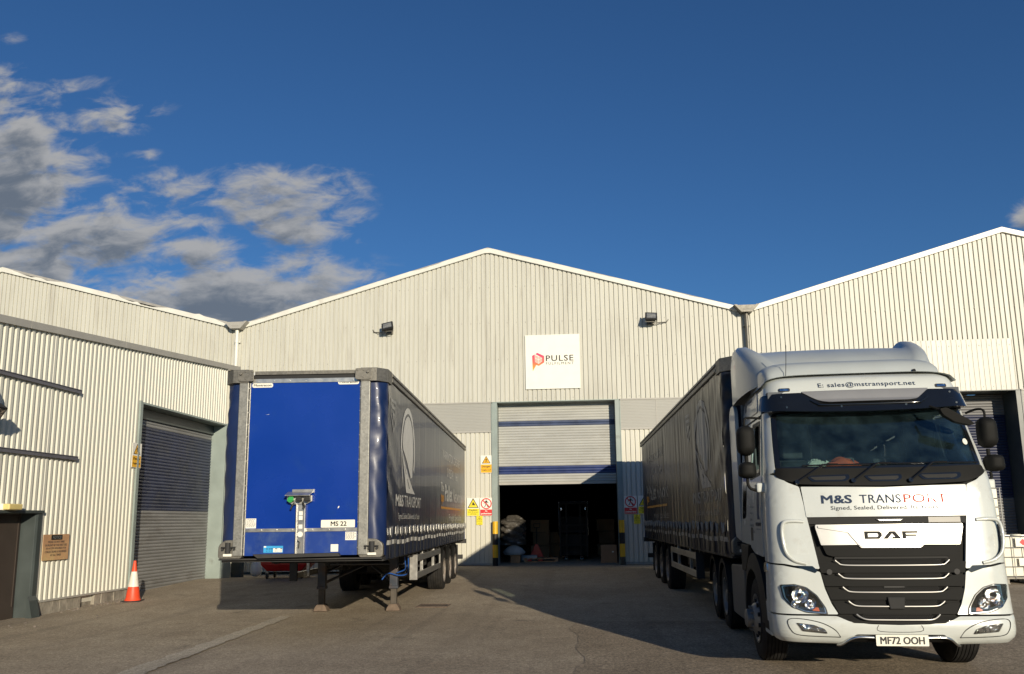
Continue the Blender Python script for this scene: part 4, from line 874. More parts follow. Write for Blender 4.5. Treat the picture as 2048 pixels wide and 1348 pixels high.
    AX = (8.0, 9.31, 10.62)
    for y in AX:
        w = MB(); w.cyl((-.95, y, .42), (.95, y, .42), .065, n=14); w.box(-.56, -.46, y - .5, y + .1, .45, .62); w.box(.46, .56, y - .5, y + .1, .45, .62); w.build('axle', 'chassis', t)
        for s in (-1, 1):
            wheel(t, s * 1.262, s, y, .435, .5, .385, 'rim')
            w = MB(); n = 12
            vs = []
            for i in range(n + 1):
                a = R(25 + 130 * i / n)
                for xx in (1.265, .86): vs.append((s * xx, y + .56 * math.cos(a), .43 + .58 * math.sin(a)))
            w.add(vs, [(2 * i, 2 * i + 1, 2 * i + 3, 2 * i + 2) for i in range(n)]); w.build('mudguard', 'black', t)
    for s in (-1, 1):
        w = MB(); w.box(min(s * .86, s * 1.26), max(s * .86, s * 1.26), 11.35, 11.37, .2, .95); w.build('mudflap', 'blk', t)
        # side guard
        w = MB(); xa, xb = sorted((s * 1.215, s * 1.25))
        for z0, z1 in ((.86, .98), (.53, .65)): w.box(xa, xb, 3.62, 7.25, z0, z1)
        MB().box(min(s * 1.10, s * 1.25), max(s * 1.10, s * 1.25), 3.56, 3.619, .51, .99).build('guard_end_plate', 'chassis' if s < 0 else 'alu', t, bevel=.004); w.box(xa, xb, 7.25, 7.31, .53, .98)  # left plate given dark steel to stand in for shade under the deck
        w.box(min(s * 1.15, s * 1.21), max(s * 1.15, s * 1.21), 4.6, 4.66, .53, 1.04); w.box(min(s * 1.15, s * 1.21), max(s * 1.15, s * 1.21), 6.4, 6.46, .53, 1.04); w.build('side_guard', 'alu', t, bevel=.006)
    w = MB(); w.box(-1.0, -.6, 5.2, 6.4, .62, .95); w.cyl((-.3, 6.8, .62), (.35, 6.8, .62), .14); w.box(.62, 1.05, 5.4, 6.3, .66, .93); w.build('air_tank', 'chassis', t)
    # landing legs
    lx = .72
    for s in (-1, 1):
        xc = s * lx + dx * .0; zb = -.10 if legs else .42
        w = MB(); w.box(xc - .078, xc + .078, 3.94, 4.10, .34, 1.04); w.box(xc - .088, xc + .088, 3.93, 4.11, .32, .38); lg_ = w.build('landing_leg', 'legsteel', t, bevel=.01)
        w = MB(); w.box(xc - .058, xc + .058, 3.96, 4.08, zb + .09, .45); w.build('inner_tube', 'inner', lg_, bevel=.006)
        w = MB(); w.prism([(-.14, 0), (.14, 0), (.12, .06), (.07, .13), (-.07, .13), (-.12, .06)], lambda a, b, d: (xc + a, 4.02 + d, zb + b), -.12, .12); w.build('foot', 'rust', lg_, bevel=.008)
    w = MB(); w.tube([(-lx, 4.02, .80), (lx + .15, 4.02, .80), (lx + .22, 4.02, .80)], .022); w.tube([(lx + .22, 4.02, .8), (lx + .25, 3.9, .62), (lx + .3, 3.85, .60)], .016)
    w.tube([(-lx, 4.1, .62), (-.48, 5.4, .80)], .025); w.tube([(lx, 4.1, .62), (.48, 5.4, .80)], .025); w.tube([(lx, 4.06, .42), (.1, 4.9, .72)], .03); w.tube([(-lx, 4.06, .42), (-.1, 4.9, .72)], .03); w.build('leg_brace', 'legsteel', t)
    w = MB(); w.tube([(1.08, 3.5, .98), (1.07, 3.6, .80), (1.02, 3.8, .62), (.84, 3.86, .58), (.62, 3.9, .62), (.50, 3.9, .50)], .013, sub=6); w.tube([(1.0, 3.55, 1.0), (1.0, 3.65, .84), (.97, 3.8, .7), (.8, 3.87, .63)], .013, sub=6); w.build('air_hose', 'hose', t, smooth=60)
    return t
semi_trailer((-4.28, 12.23, 0), .052, 'blue-fronted trailer standing on its landing legs, left of the open door', True, .0016, 3, 'curt', 'print')
semi_trailer((3.41, 12.2, 0), .018, 'dark trailer coupled behind the white lorry, mostly in shade', False, .010, 11, 'curtd', 'printd')  # darker curtain and print colours stand in for the shade on its side
# ---------------------------------------------------------------- tractor unit
TB = [(.26, .13), (.31, .05), (.40, .0), (.52, .0), (.60, .03), (.80, .05), (1.05, .07), (1.6, .12), (1.95, .16), (2.14, .22), (2.8, .50), (3.06, .56), (3.18, .60), (3.27, .68), (3.31, .80)]
TW = [(.26, 1.17), (.34, 1.235), (.5, 1.25), (.62, 1.25), (1.0, 1.24), (1.6, 1.23), (2.1, 1.205), (2.8, 1.135), (3.1, 1.11), (3.25, 1.07), (3.31, 1.02)]
RC = .24
def cab0(q, z):
    w = sinterp(TW, z); fl = w - RC; a = abs(q); s = 1 if q >= 0 else -1; b = sinterp(TB, z); k = .05
    if a <= fl: return Vector((q, b + k * (a / fl) ** 2, z))
    th = (a - fl) / RC
    if th <= PI / 2: return Vector((s * (fl + RC * math.sin(th)), b + k + RC * (1 - math.cos(th)), z))
    return Vector((s * w, b + k + RC + (a - fl - RC * PI / 2), z))
def cab(q, z, off):
    p = cab0(q, z)
    if off == 0: return p
    e = .004; n = (cab0(q + e, z) - cab0(q - e, z)).cross(cab0(q, z + e) - cab0(q, z - e)).normalized()
    return p + n * off
def qu(u, z):
    w = sinterp(TW, z); fl = w - RC; a = abs(u); s = 1 if u >= 0 else -1
    if a <= fl: return u
    return s * (fl + RC * math.asin(min(1, (a - fl) / RC)))
def qv(v, z, s):        # side position at depth v
    w = sinterp(TW, z); return s * (w - RC + RC * PI / 2 + v - sinterp(TB, z) - .05 - RC)
def Q(pts): return [(qu(p[0], p[1]), p[1]) + tuple(p[2:]) for p in pts]
def mir(pts): return [(-p[0],) + tuple(p[1:]) for p in reversed(pts)]
tr = thing('lorry_cab', (3.3, 9.15, 0), -.04, 'white lorry tractor unit with black sun visor, facing the camera on the right', 'lorry')
def panel(name, pts, mt, off=0, th=.018, r=.02, parent=None, step=.06, bevel=.003, holes=(), conv=True, smooth=40):
    w = MB(); P_ = fillet(Q(pts) if conv else pts, r, 5); w.drape(P_, cab, off, th, step, holes=[fillet(Q(h) if conv else h, .015, 3) for h in holes]); return w.build(name, mt, parent or tr, smooth=smooth, bevel=bevel)
# dark inner shell behind every gap
w = MB()
w.drape([(qv(.62, 1.0, -1), 1.0), (qv(.62, 1.0, 1), 1.0), (qv(.62, 1.2, 1), 2.06), (qv(.62, 1.2, -1), 2.06)], cab, -.055, .01, .08)
w.drape(Q([(-1.15, .40), (1.15, .40), (1.22, 1.01), (-1.22, 1.01)]), cab, -.10, .01, .1); w.build('inner_shell', 'black', tr)
# lower bumper
GB = [(-.62, .575), (-.50, .522), (-.30, .497), (0, .490), (.30, .497), (.50, .522), (.62, .575)]
low = [(-1.25, .575), (-1.25, .36), (-1.17, .295), (-.62, .285), (-.56, .30), (-.44, .392), (.44, .392), (.56, .30), (.62, .285), (1.17, .295), (1.25, .36), (1.25, .575)]
lp = [(qv(.50, .5, -1), .575), (qv(.50, .5, -1), .37)] + Q(low)[2:-2] + [(qv(.50, .5, 1), .37), (qv(.50, .5, 1), .575)] + Q(GB[::-1])
fogs = {}
def fogh(s): return [(s * 1.06, .515), (s * 1.10, .47), (s * 1.02, .405), (s * .70, .378), (s * .76, .455), (s * .90, .49)][::(1 if s < 0 else -1)]
panel('bumper', lp, 'whitep', 0, .03, .02, conv=False, holes=())
for s in (-1, 1):
    # recessed outline and fog lamp
    f = [(s * 1.045, .505), (s * .99, .42), (s * .73, .398), (s * .76, .445), (s * .87, .485)]
    if s > 0: f = f[::-1]
    w = MB(); w.tube([cab(qu(a, b), b, .001) for a, b in [(s * .60, .36), (s * .66, .44), (s * .80, .51), (s * 1.0, .545), (s * 1.12, .53), (s * 1.10, .43), (s * 1.0, .375), (s * .60, .36)]], .0045, n=6, sub=5); w.build('bumper_groove', 'dgrey', tr)
    fo = panel('fog_lamp', [(a * 1.0, b) for a, b in f], 'blk', .004, .01, .015)
    panel('reflector', [((a - s * .88) * .86 + s * .875, (b - .45) * .80 + .45) for a, b in f], 'refl', .008, .004, .012, parent=fo)
    panel('lamp_glass', f, 'lens', .013, .003, .015, parent=fo)
# chrome arcs beside the plate and dark lower intake
for s in (-1, 1):
    w = MB(); w.tube([cab(qu(s * a, b), b, o_) for a, b, o_ in [(.27, .372, .02), (.42, .375, .02), (.50, .355, .02), (.58, .300, .02), (.62, .280, .01)]], .016, n=8, sub=5, sy=.7); w.build('chrome_arc', 'chrome', tr, smooth=60)
panel('lower_intake', [(-.60, .285), (.60, .285), (.44, .390), (-.44, .390)], 'black', -.02, .01, .01)
w = MB(); w.drape(fillet([(-.262, .282), (.262, .282), (.262, .393), (-.262, .393)], .008, 3), lambda a, b, off: (a, -.028 - off, b), .01, .008, 9); np_ = w.build('number_plate', 'plate', tr)
w = write('MF72 OOH', lambda a, b, off: (a, -.028 - off, b), -.222, .222, .300, .376, .0115, .001, bold=.03); w.build('lettering', 'blacktext', np_)
w = MB(); w.tube([cab(a, b, .002) for a, b in [(-.215, .488), (-.20, .425), (.20, .425), (.215, .488)]], .003, n=5, sub=4); w.build('tow_cover_seam', 'dgrey', tr)
# corner panels with the headlamps
for s in (-1, 1):
    inner = [(s * .60, .592), (s * .66, .70), (s * .715, .86), (s * .748, 1.035)]
    pts = [(qv(.55, .6, s), .592)] + Q(inner) + [(qu(s * 1.0, 1.075), 1.075), (qu(s * 1.12, 1.10), 1.10), (qv(.55, 1.1, s), 1.12)]
    if s < 0: pts = pts[::-1]
    panel('corner_panel', pts if s > 0 else pts, 'whitep', .002, .03, .02, conv=False)
    hl = [(s * 1.165, .895), (s * 1.02, .905), (s * .90, .872), (s * .80, .79), (s * .72, .66), (s * .705, .585), (s * .93, .605), (s * 1.07, .66), (s * 1.145, .76)]
    if s > 0: hl = hl[::-1]
    h = panel('headlight', hl, 'blk', .007, .012, .02)
    cx_, cz_ = s * .93, .755
    sc = lambda k, dx=0, dz=0: [((a - cx_) * k + cx_ + dx, (b - cz_) * k + cz_ + dz) for a, b in hl]
    panel('chrome_rim', sc(.93), 'chrome', .009, .004, .02, parent=h, holes=[sc(.88)])
    panel('lamp_bowl', sc(.87), 'black', .0085, .003, .02, parent=h)
    for (a, b, r_) in ((s * .975, .79, .085), (s * .88, .70, .062), (s * 1.03, .70, .045)):
        w = MB(); c = cab(qu(a, b), b, .004); nrm = (cab(qu(a, b), b, .02) - c).normalized()
        w.lathe([(0, -.0), (r_ * .35, .001), (r_ * .4, .012), (r_ * .8, .006), (r_, .012), (r_ * 1.04, .009)], c + nrm * .004, nrm, n=24); w.build('reflector', 'refl', h, smooth=50)
    pz = [(s * .79, .622), (s * .86, .628), (s * .87, .665), (s * .80, .66)]
    panel('indicator', pz if s < 0 else pz[::-1], 'amber', .013, .004, .005, parent=h)
    panel('lamp_glass', sc(.95), 'lens', .021, .003, .02, parent=h)
    # dark slot between corner and door panel
    sl = [(s * .77, 1.045), (s * .82, 1.095), (s * 1.02, 1.10), (s * .95, 1.072), (s * .80, 1.02)]
    panel('hand_slot', sl if s < 0 else sl[::-1], 'gblack', .006, .01, .008)
    ml = [(qv(.42, 1.12, s), 1.02), (qv(.62, 1.12, s), 1.0), (qv(.60, 1.12, s), 1.11), (qv(.44, 1.12, s), 1.13)]
    w = MB(); w.drape(fillet(ml, .02), cab, .012, .01, .05); w.build('side_marker', 'lens' if 0 else 'refl', tr)
# grille
panel('grille_surround', [(-.86, 1.63), (-.755, 1.05), (-.70, .80), (-.60, .585)] + GB[1:-1] + [(.60, .585), (.70, .80), (.755, 1.05), (.86, 1.63)], 'black', -.035, .01, .01)
lev = [(1.101, .585, .80), (.961, .565, .755), (.821, .532, .735), (.676, .487, .69), (.538, .42, .62)]
for k, (zc, hw, bw) in enumerate(lev):
    up_ = .065
    hm = .145 if k < 4 else .12
    mp = [(-hw + .02, zc + up_ - .004), (-hw + .10, zc + .004), (hw - .10, zc + .004), (hw - .02, zc + up_ - .004)]
    gm = panel('grille_mesh', mp, 'mesh', -.022, .006, .005)
    w = MB(); z = zc + .008; r_ = 0
    while z < zc + up_ - .006:
        x = -hw + .07 + (.012 if r_ % 2 else 0)
        while x < hw - .07:
            w.prism([(x, z), (x + .008, z + .004), (x + .008, z + .009), (x, z + .012), (x - .008, z + .009), (x - .008, z + .004)], lambda a, b, d: cab(a, b, d), -.020, -.012); x += .024
        z += .014; r_ += 1
    w.build('honeycomb', 'dgrey', gm)
    # slat: broad black bar with a kinked lower edge
    ge = lambda z: interp([(.5, .46), (.585, .585), (.80, .69), (1.05, .745), (1.3, .79)], z)
    z0_, z1_ = zc - .080, zc + .040
    bar = [(-ge(z0_), z0_), (-ge(z1_), z1_), (-hw - .03, zc + .034), (-hw + .07, zc - .010), (hw - .07, zc - .010), (hw + .03, zc + .034), (ge(z1_), z1_), (ge(z0_), z0_), (hw, zc - .078), (-hw, zc - .078)]
    if k == 4: bar = [(-.50, zc - .006), (-hw + .05, zc - .012), (hw - .05, zc - .012), (.50, zc - .006), (.46, .508), (.2, .500), (-.2, .500), (-.46, .508)]
    panel('grille_bar', bar[::-1], 'black', .006, .03, .012)
    cap = [(-hw - .005, zc + up_ + .004), (hw + .005, zc + up_ + .004), (hw - .01, zc + up_ + .032), (-hw + .01, zc + up_ + .032)]
    panel('grille_cap', cap, 'dgrey', -.004, .02, .004)
    w = MB(); w.tube([cab(qu(a, b), b, .012) for a, b in [(-hw, zc + up_ - .01), (-hw + .03, zc + .028), (-hw + .09, zc + .004), (-.2, zc), (.2, zc), (hw - .09, zc + .004), (hw - .03, zc + .028), (hw, zc + up_ - .01)]], .0085, n=8, sub=5); w.build('chrome_strip', 'silver', tr, smooth=60)
w = MB(); w.prism([(-.095, .775), (.085, .775), (.07, .645), (-.08, .645)], lambda a, b, d: cab(a, b, d), -.01, .028); w.build('radar_sensor', 'dgrey', tr, bevel=.01)
w = MB()
for (a0, a1, z0, z1) in ((-.11, .10, .87, .885), (-.45, -.42, .89, .90)): w.prism([(a0, z0), (a1, z0), (a1, z1), (a0, z1)], lambda a, b, d: cab(a, b, d), -.01, .0)
for s in (-1, 1):
    c = cab(s * .655, 1.035, -.02); w.cyl(c, c + Vector((0, -.03, 0)), .03, n=14)
w.build('towing_socket', 'blk', tr)
# badge panel
badge = [(-.757, 1.535), (-.76, 1.50), (-.715, 1.315), (-.34, 1.318), (-.305, 1.285), (.305, 1.285), (.34, 1.318), (.715, 1.315), (.765, 1.50), (.762, 1.535)]
bp = panel('badge_panel', badge[::-1], 'silver', .035, .05, .012, bevel=.006)
inn = [(-.735, 1.500), (-.43, 1.448), (-.335, 1.318), (-.305, 1.300), (.305, 1.300), (.335, 1.318), (.43, 1.448), (.735, 1.500), (.735, 1.524), (-.735, 1.524)]
panel('raised_centre', inn[::-1], 'silver', .047, .014, .01, parent=bp, bevel=.008)
w = MB(); BZ = lambda a, b, off: cab(a, b, off)
def shp(pts, holes=()): w.drape(pts, BZ, .0535, .006, 9, holes=holes)
zl, zh = 1.378, 1.458; H_ = zh - zl
dx = -.262
shp([(dx, zl), (dx, zh), (dx + .15, zh), (dx + .175, zh - .02), (dx + .175, zl + .03), (dx + .145, zl)], [[(dx + .032, zl + .02), (dx + .13, zl + .02), (dx + .14, zl + .032), (dx + .14, zh - .03), (dx + .132, zh - .022), (dx + .032, zh - .022)]])
dx = -.075
shp([(dx, zl), (dx + .072, zh), (dx + .125, zh), (dx + .185, zl), (dx + .142, zl), (dx + .095, zh - .022), (dx + .045, zl)]); shp([(dx + .085, zl), (dx + .10, zl + .02), (dx + .13, zl + .02), (dx + .135, zl)])
dx = .125
shp([(dx, zl), (dx, zh), (dx + .155, zh), (dx + .155, zh - .022), (dx + .035, zh - .022), (dx + .035, zl + .046), (dx + .14, zl + .046), (dx + .14, zl + .026), (dx + .035, zl + .026), (dx + .035, zl)])
w.build('lettering', 'dgrey', bp)
panel('badge_lip', [(-.70, 1.312), (-.665, 1.215), (-.60, 1.195), (.60, 1.195), (.665, 1.215), (.70, 1.312)], 'black', .012, .03, .02)
panel('upper_strip', [(-.835, 1.545), (.835, 1.545), (.85, 1.615), (-.85, 1.615)], 'dgrey', -.005, .02, .005)
w = MB(); w.prism([(-.12, 1.592), (.17, 1.592), (.13, 1.568), (-.08, 1.568)], BZ, -.004, .016); w.build('bonnet_handle', 'silver', tr, bevel=.006)
w = MB(); w.prism([(.43, 1.552), (.765, 1.552), (.765, 1.61), (.43, 1.61)], BZ, -.004, .002); w.build('plain_insert', 'trim', tr)
# white front flap with the firm's name
panel('front_panel', [(-.868, 1.955), (-.838, 1.620), (.838, 1.620), (.872, 1.955), (.5, 1.948), (0, 1.936), (-.5, 1.948)][::1], 'whitep', .012, .025, .012)
fp = [o for o in tr.children if o.name.startswith('front_panel')][-1]
w = write('M&S', BZ, -.668, -.345, 1.765, 1.857, .0145, .0015, .06, bold=.04); w.build('lettering', 'navytext', fp)
w = write('TRANS', BZ, -.265, .165, 1.765, 1.857, .0145, .0015, .06, bold=.004, space=1.05); w.build('lettering', 'navytext', fp)
w = write('PORT', BZ, .195, .650, 1.765, 1.857, .0145, .0015, .06, bold=.004, space=1.05); w.build('lettering', 'redtext', fp)
w = write('Signed, Sealed, Delivered, Its Yours', BZ, -.575, .545, 1.683, 1.738, .0145, .0015, .06, bold=.006, space=1.05); w.build('lettering', 'greytext', fp)
# side front panels
for s in (-1, 1):
    pts = [(qu(s * .748, 1.062), 1.062), (qu(s * .885, 1.955), 1.958), (qu(s * 1.0, 2.0), 2.005), (qu(s * 1.10, 2.08), 2.085), (qv(.46, 2.12, s), 2.13), (qv(.60, 2.1, s), 2.10), (qv(.58, 1.5, s), 1.5), (qv(.55, 1.13, s), 1.135), (qu(s * 1.1, 1.12), 1.118), (qu(s * .95, 1.09), 1.088)]
    if s > 0: pts = pts[::-1]
    panel('front_side_panel', pts, 'whitep', .004, .03, .02, conv=False)
    w = MB(); R_ = [(.875, 1.575, .004), (.99, 1.582, .015), (1.075, 1.565, .04 if s > 0 else .022), (1.10, 1.48, .055 if s > 0 else .022), (1.095, 1.33, .055 if s > 0 else .022), (1.07, 1.22, .04 if s > 0 else .018), (1.0, 1.15, .015), (.885, 1.118, .004)]
    w.tube([cab(qu(s * (a + (.05 if s > 0 else 0)), b), b, o_) for a, b, o_ in R_], .022, n=10, sub=6, sy=.8); w.build('air_deflector', 'whitep', tr, smooth=60)
    if s > 0:
        dk = [(1.14, 1.53), (1.17, 1.50), (1.18, 1.3), (1.12, 1.20), (1.06, 1.17), (1.12, 1.28), (1.13, 1.42)]
        panel('deflector_gap', [(a + .03, b) for a, b in dk][::-1], 'blk', .009, .004, .01)
# cowl below the windscreen
cw = [(-1.10, 2.17), (-1.115, 2.08), (-1.04, 2.035), (-.88, 1.985), (-.5, 1.965), (0, 1.952), (.5, 1.965), (.88, 1.985), (1.04, 2.035), (1.12, 2.09), (1.10, 2.17), (.6, 2.155), (0, 2.15), (-.6, 2.155)]
panel('cowl', cw, 'black', .014, .03, .03)
for a0, a1, z_ in ((-.80, -.34, 2.035), (-.19, .21, 2.028), (.37, .84, 2.04)):
    vp = [(a0, z_ + .035), (a0 + .06, z_ - .03), (a1 - .05, z_ - .03), (a1, z_ + .0), (a1, z_ + .045)]
    v = panel('cowl_vent', vp, 'gblack', .022, .012, .02, bevel=.004)
    panel('vent_inset', [((p[0] - (a0 + a1) / 2) * .82 + (a0 + a1) / 2, (p[1] - z_) * .55 + z_ + .002) for p in vp], 'dgrey', .026, .004, .012, parent=v)
# windscreen
ws = [(-1.10, 2.155), (1.10, 2.155), (1.085, 2.45), (1.055, 2.84), (.9, 2.85), (-.9, 2.85), (-1.055, 2.84), (-1.085, 2.45)]
sc2 = [(a * .955, (b - 2.5) * .93 + 2.505) for a, b in ws]
panel('windscreen', ws, 'glassw', .0, .006, .06, step=.08, bevel=0)
panel('windscreen_border', ws, 'gblack', .004, .008, .06, holes=[sc2], bevel=0)
w = MB(); c = cab(.975, 2.435, .003)
w.drape([(1.0 + .028 * math.cos(i * PI / 8), 2.44 + .036 * math.sin(i * PI / 8)) for i in range(16)], cab, .005, .002, 1); w.build('tax_disc', 'plate', tr)
# windscreen pillars
for s in (-1, 1):
    pts = [(qu(s * 1.11, 2.16), 2.13), (qu(s * 1.095, 2.45), 2.45), (qu(s * 1.065, 2.84), 2.86), (qv(.80, 2.86, s), 2.86), (qv(.62, 2.4, s), 2.4), (qv(.55, 2.1, s), 2.10), (qv(.46, 2.12, s), 2.10)]
    if s > 0: pts = pts[::-1]
    panel('windscreen_pillar', pts, 'whitep', .002, .02, .01, conv=False)
# wipers
for a, z0, b, z1 in ((-.90, 2.0, -.60, 2.185), (-.31, 2.005, -.03, 2.19), (.29, 2.0, .56, 2.19)):
    w = MB(); p0, p1 = cab(a, z0, .04), cab(b, z1, .045)
    w.cyl(cab(a, z0, .01), cab(a, z0, .05), .025, n=12); w.tube([p0, p0.lerp(p1, .5) + Vector((0, -.01, 0)), p1], .013, n=6); w.tube([p1, cab(b + .05, z1 + .008, .04), cab(b + .16, z1 + .01, .03)], .007, n=6)
    w.tube([cab(qu(b - .22, z1), z1 + .004, .02), cab(b + .15, z1 + .006, .02), cab(qu(b + .50, z1), z1 + .004, .02)], .009, n=6); w.build('wiper', 'gblack', tr)
# sun visor
def vis(q, z, off): return cab(q, z, off + .03 + .13 * max(0, (3.085 - z) / .34) ** .8 * max(.12, 1 - max(0, abs(q) - .92) / .45))
vt = 3.062
vp = [(qv(.78, 2.95, -1), 3.02), (qv(.74, 2.9, -1), 2.88), (qv(.60, 2.83, -1), 2.83), (qu(-.9, 2.78), 2.79), (-.5, 2.765), (0, 2.755), (.5, 2.77), (qu(.9, 2.79), 2.80), (qv(.60, 2.83, 1), 2.835), (qv(.74, 2.9, 1), 2.88), (qv(.78, 2.95, 1), 3.02), (qu(1.1, vt), vt), (.70, vt + .005), (.60, 2.995), (.5, 2.975), (-.48, 2.965), (-.58, 2.985), (-.70, vt), (qu(-1.1, vt), vt)]
w = MB(); w.drape(fillet(vp, .03, 5), vis, 0, .018, .06); sv = w.build('sun_visor', 'gblack', tr, smooth=50, bevel=.004)
vi = [(-.72, vt + .012), (-.60, 2.985), (-.50, 2.925), (-.42, 2.905), (.44, 2.912), (.54, 2.935), (.62, 3.0), (.72, vt + .015)]
w = MB(); w.drape(fillet(vi, .03, 5), lambda q, z, o_: vis(q, z, o_ + .012 + .03 * max(0, 1 - (z - 2.905) / .05)), 0, .02, .05, step2=.02); w.build('visor_insert', 'silver', sv, smooth=60, bevel=.006)
w = MB(); w.tube([vis(a, b, .012) for a, b in [(-.62, 2.955), (-.55, 2.90), (-.44, 2.88), (.46, 2.885), (.58, 2.905), (.66, 2.965)]], .012, n=8, sub=4, sy=.5)
for a, b in ((-.93, 3.01), (-.9, 2.86), (.93, 3.02), (.95, 2.87), (-.3, 2.845), (.4, 2.85)): c = vis(qu(a, b), b, .0); w.cyl(c, c + Vector((0, -.008, 0)), .012, n=8)
w.build('visor_ridge', 'gblack', sv, smooth=50)
# roof front and roof
rf = [(qv(.85, 3.0, -1), 3.03), (qv(.85, 3.0, 1), 3.03), (qv(.95, 3.2, 1), 3.22), (qu(1.0, 3.3), 3.305), (-qu(1.0, 3.3), 3.305), (qv(.95, 3.2, -1), 3.22)]
panel('roof_front', rf, 'whitep', .0, .02, .04, conv=False, step=.05)
rfo = [o for o in tr.children if o.name.startswith('roof_front')][-1]
w = write('E: sales@mstransport.net', BZ, -.50, .60, 3.118, 3.190, .003, .0015, .06, bold=.008, space=1.08); w.build('lettering', 'navytext', rfo)
for a in (-.885, .885):
    w = MB(); w.drape(fillet([(a - .065, 3.10), (a + .065, 3.10), (a + .065, 3.142), (a - .065, 3.142)], .018, 4), cab, .008, .008, .05); o = w.build('marker_lamp', 'blk', tr)
    w = MB(); w.drape(fillet([(a - .05, 3.108), (a + .05, 3.108), (a + .05, 3.134), (a - .05, 3.134)], .012, 4), cab, .012, .004, .05); w.build('reflector', 'refl', o)
def roofh(a, v):
    e = 1 - (abs(a) / 1.12) ** 6 if abs(a) < 1.12 else 0; return 3.20 + .125 * max(e, 0) ** .5
w = MB(); na, nv = 36, 12; vs = [(-1.12 + 2.24 * i / na, .76 + 1.5 * j / nv, roofh(-1.12 + 2.24 * i / na, 0)) for j in range(nv + 1) for i in range(na + 1)]
w.add(vs, [(j * (na + 1) + i, j * (na + 1) + i + 1, (j + 1) * (na + 1) + i + 1, (j + 1) * (na + 1) + i) for j in range(nv) for i in range(na)]); w.build('roof', 'whitefar', tr, smooth=60)
# roof fairing: low front hump and the tall spoiler
def loft(mb, secs, n=34):
    vs = []
    for (v, hw, zb, zt, pw, ph_) in secs:
        for i in range(n + 1):
            a = PI * i / n; c, s_ = math.cos(a), math.sin(a)
            vs.append((hw * (1 if c > 0 else -1) * abs(c) ** pw, v, zb + (zt - zb) * max(s_, 0) ** ph_))
    mb.add(vs, [(j * (n + 1) + i, j * (n + 1) + i + 1, (j + 1) * (n + 1) + i + 1, (j + 1) * (n + 1) + i) for j in range(len(secs) - 1) for i in range(n)])
w = MB(); loft(w, [(.93, .93, 3.24, 3.262, .42, .4), (.95, 1.0, 3.24, 3.40, .4, .34), (1.02, 1.03, 3.22, 3.49, .36, .32), (1.14, 1.05, 3.2, 3.545, .34, .30), (1.35, 1.07, 3.2, 3.58, .34, .30), (1.8, 1.08, 3.2, 3.60, .34, .30)]); w.build('roof_fairing', 'whitefar', tr, smooth=70)
w = MB(); SEC = []
for v, hw, zb, zt, r_ in ((1.20, .97, 3.30, 3.46, 0), (1.36, 1.08, 3.28, 3.60, .0), (1.6, 1.15, 3.26, 3.73, .012), (1.85, 1.19, 3.24, 3.82, .035), (2.1, 1.215, 3.22, 3.875, .065), (2.32, 1.225, 3.2, 3.90, .085), (2.48, 1.225, 3.2, 3.905, .085)):
    half = [(hw, zb), (hw, zt - .20), (hw - .008, zt - .09), (hw - .04, zt - .01 + r_ * .8), (hw - .09, zt + .02 + r_), (hw - .16, zt + .025 + r_), (hw - .21, zt + .015 + r_ * .5), (hw - .25, zt), (hw * .5, zt + .012), (0, zt + .018)]
    SEC.append([(a, v + .05 * (1 - (a / 1.2) ** 2) * (-1 if v < 1.5 else 0), z) for a, z in half] + [(-a, v + .05 * (1 - (a / 1.2) ** 2) * (-1 if v < 1.5 else 0), z) for a, z in half[-2::-1]])
m_ = len(SEC[0]); w.add([p for s_ in SEC for p in s_], [(j * m_ + i, j * m_ + i + 1, (j + 1) * m_ + i + 1, (j + 1) * m_ + i) for j in range(len(SEC) - 1) for i in range(m_ - 1)] + [tuple((len(SEC) - 1) * m_ + i for i in range(m_))])
sp1 = w.build('roof_spoiler', 'whitefar', tr, smooth=45)
# rear side collars
for s in (-1, 1):
    w = MB(); w.prism(fillet([(2.30, 1.30), (2.82, 1.36), (2.86, 3.05), (2.72, 3.18), (2.44, 3.20), (2.30, 3.1)], .1, 4), lambda a, b, d: (s * (1.215 + d - max(0, b - 3.2) * .10), a, b), -.03, .02); w.build('side_collar', 'whitefar', tr, smooth=40, bevel=.006)
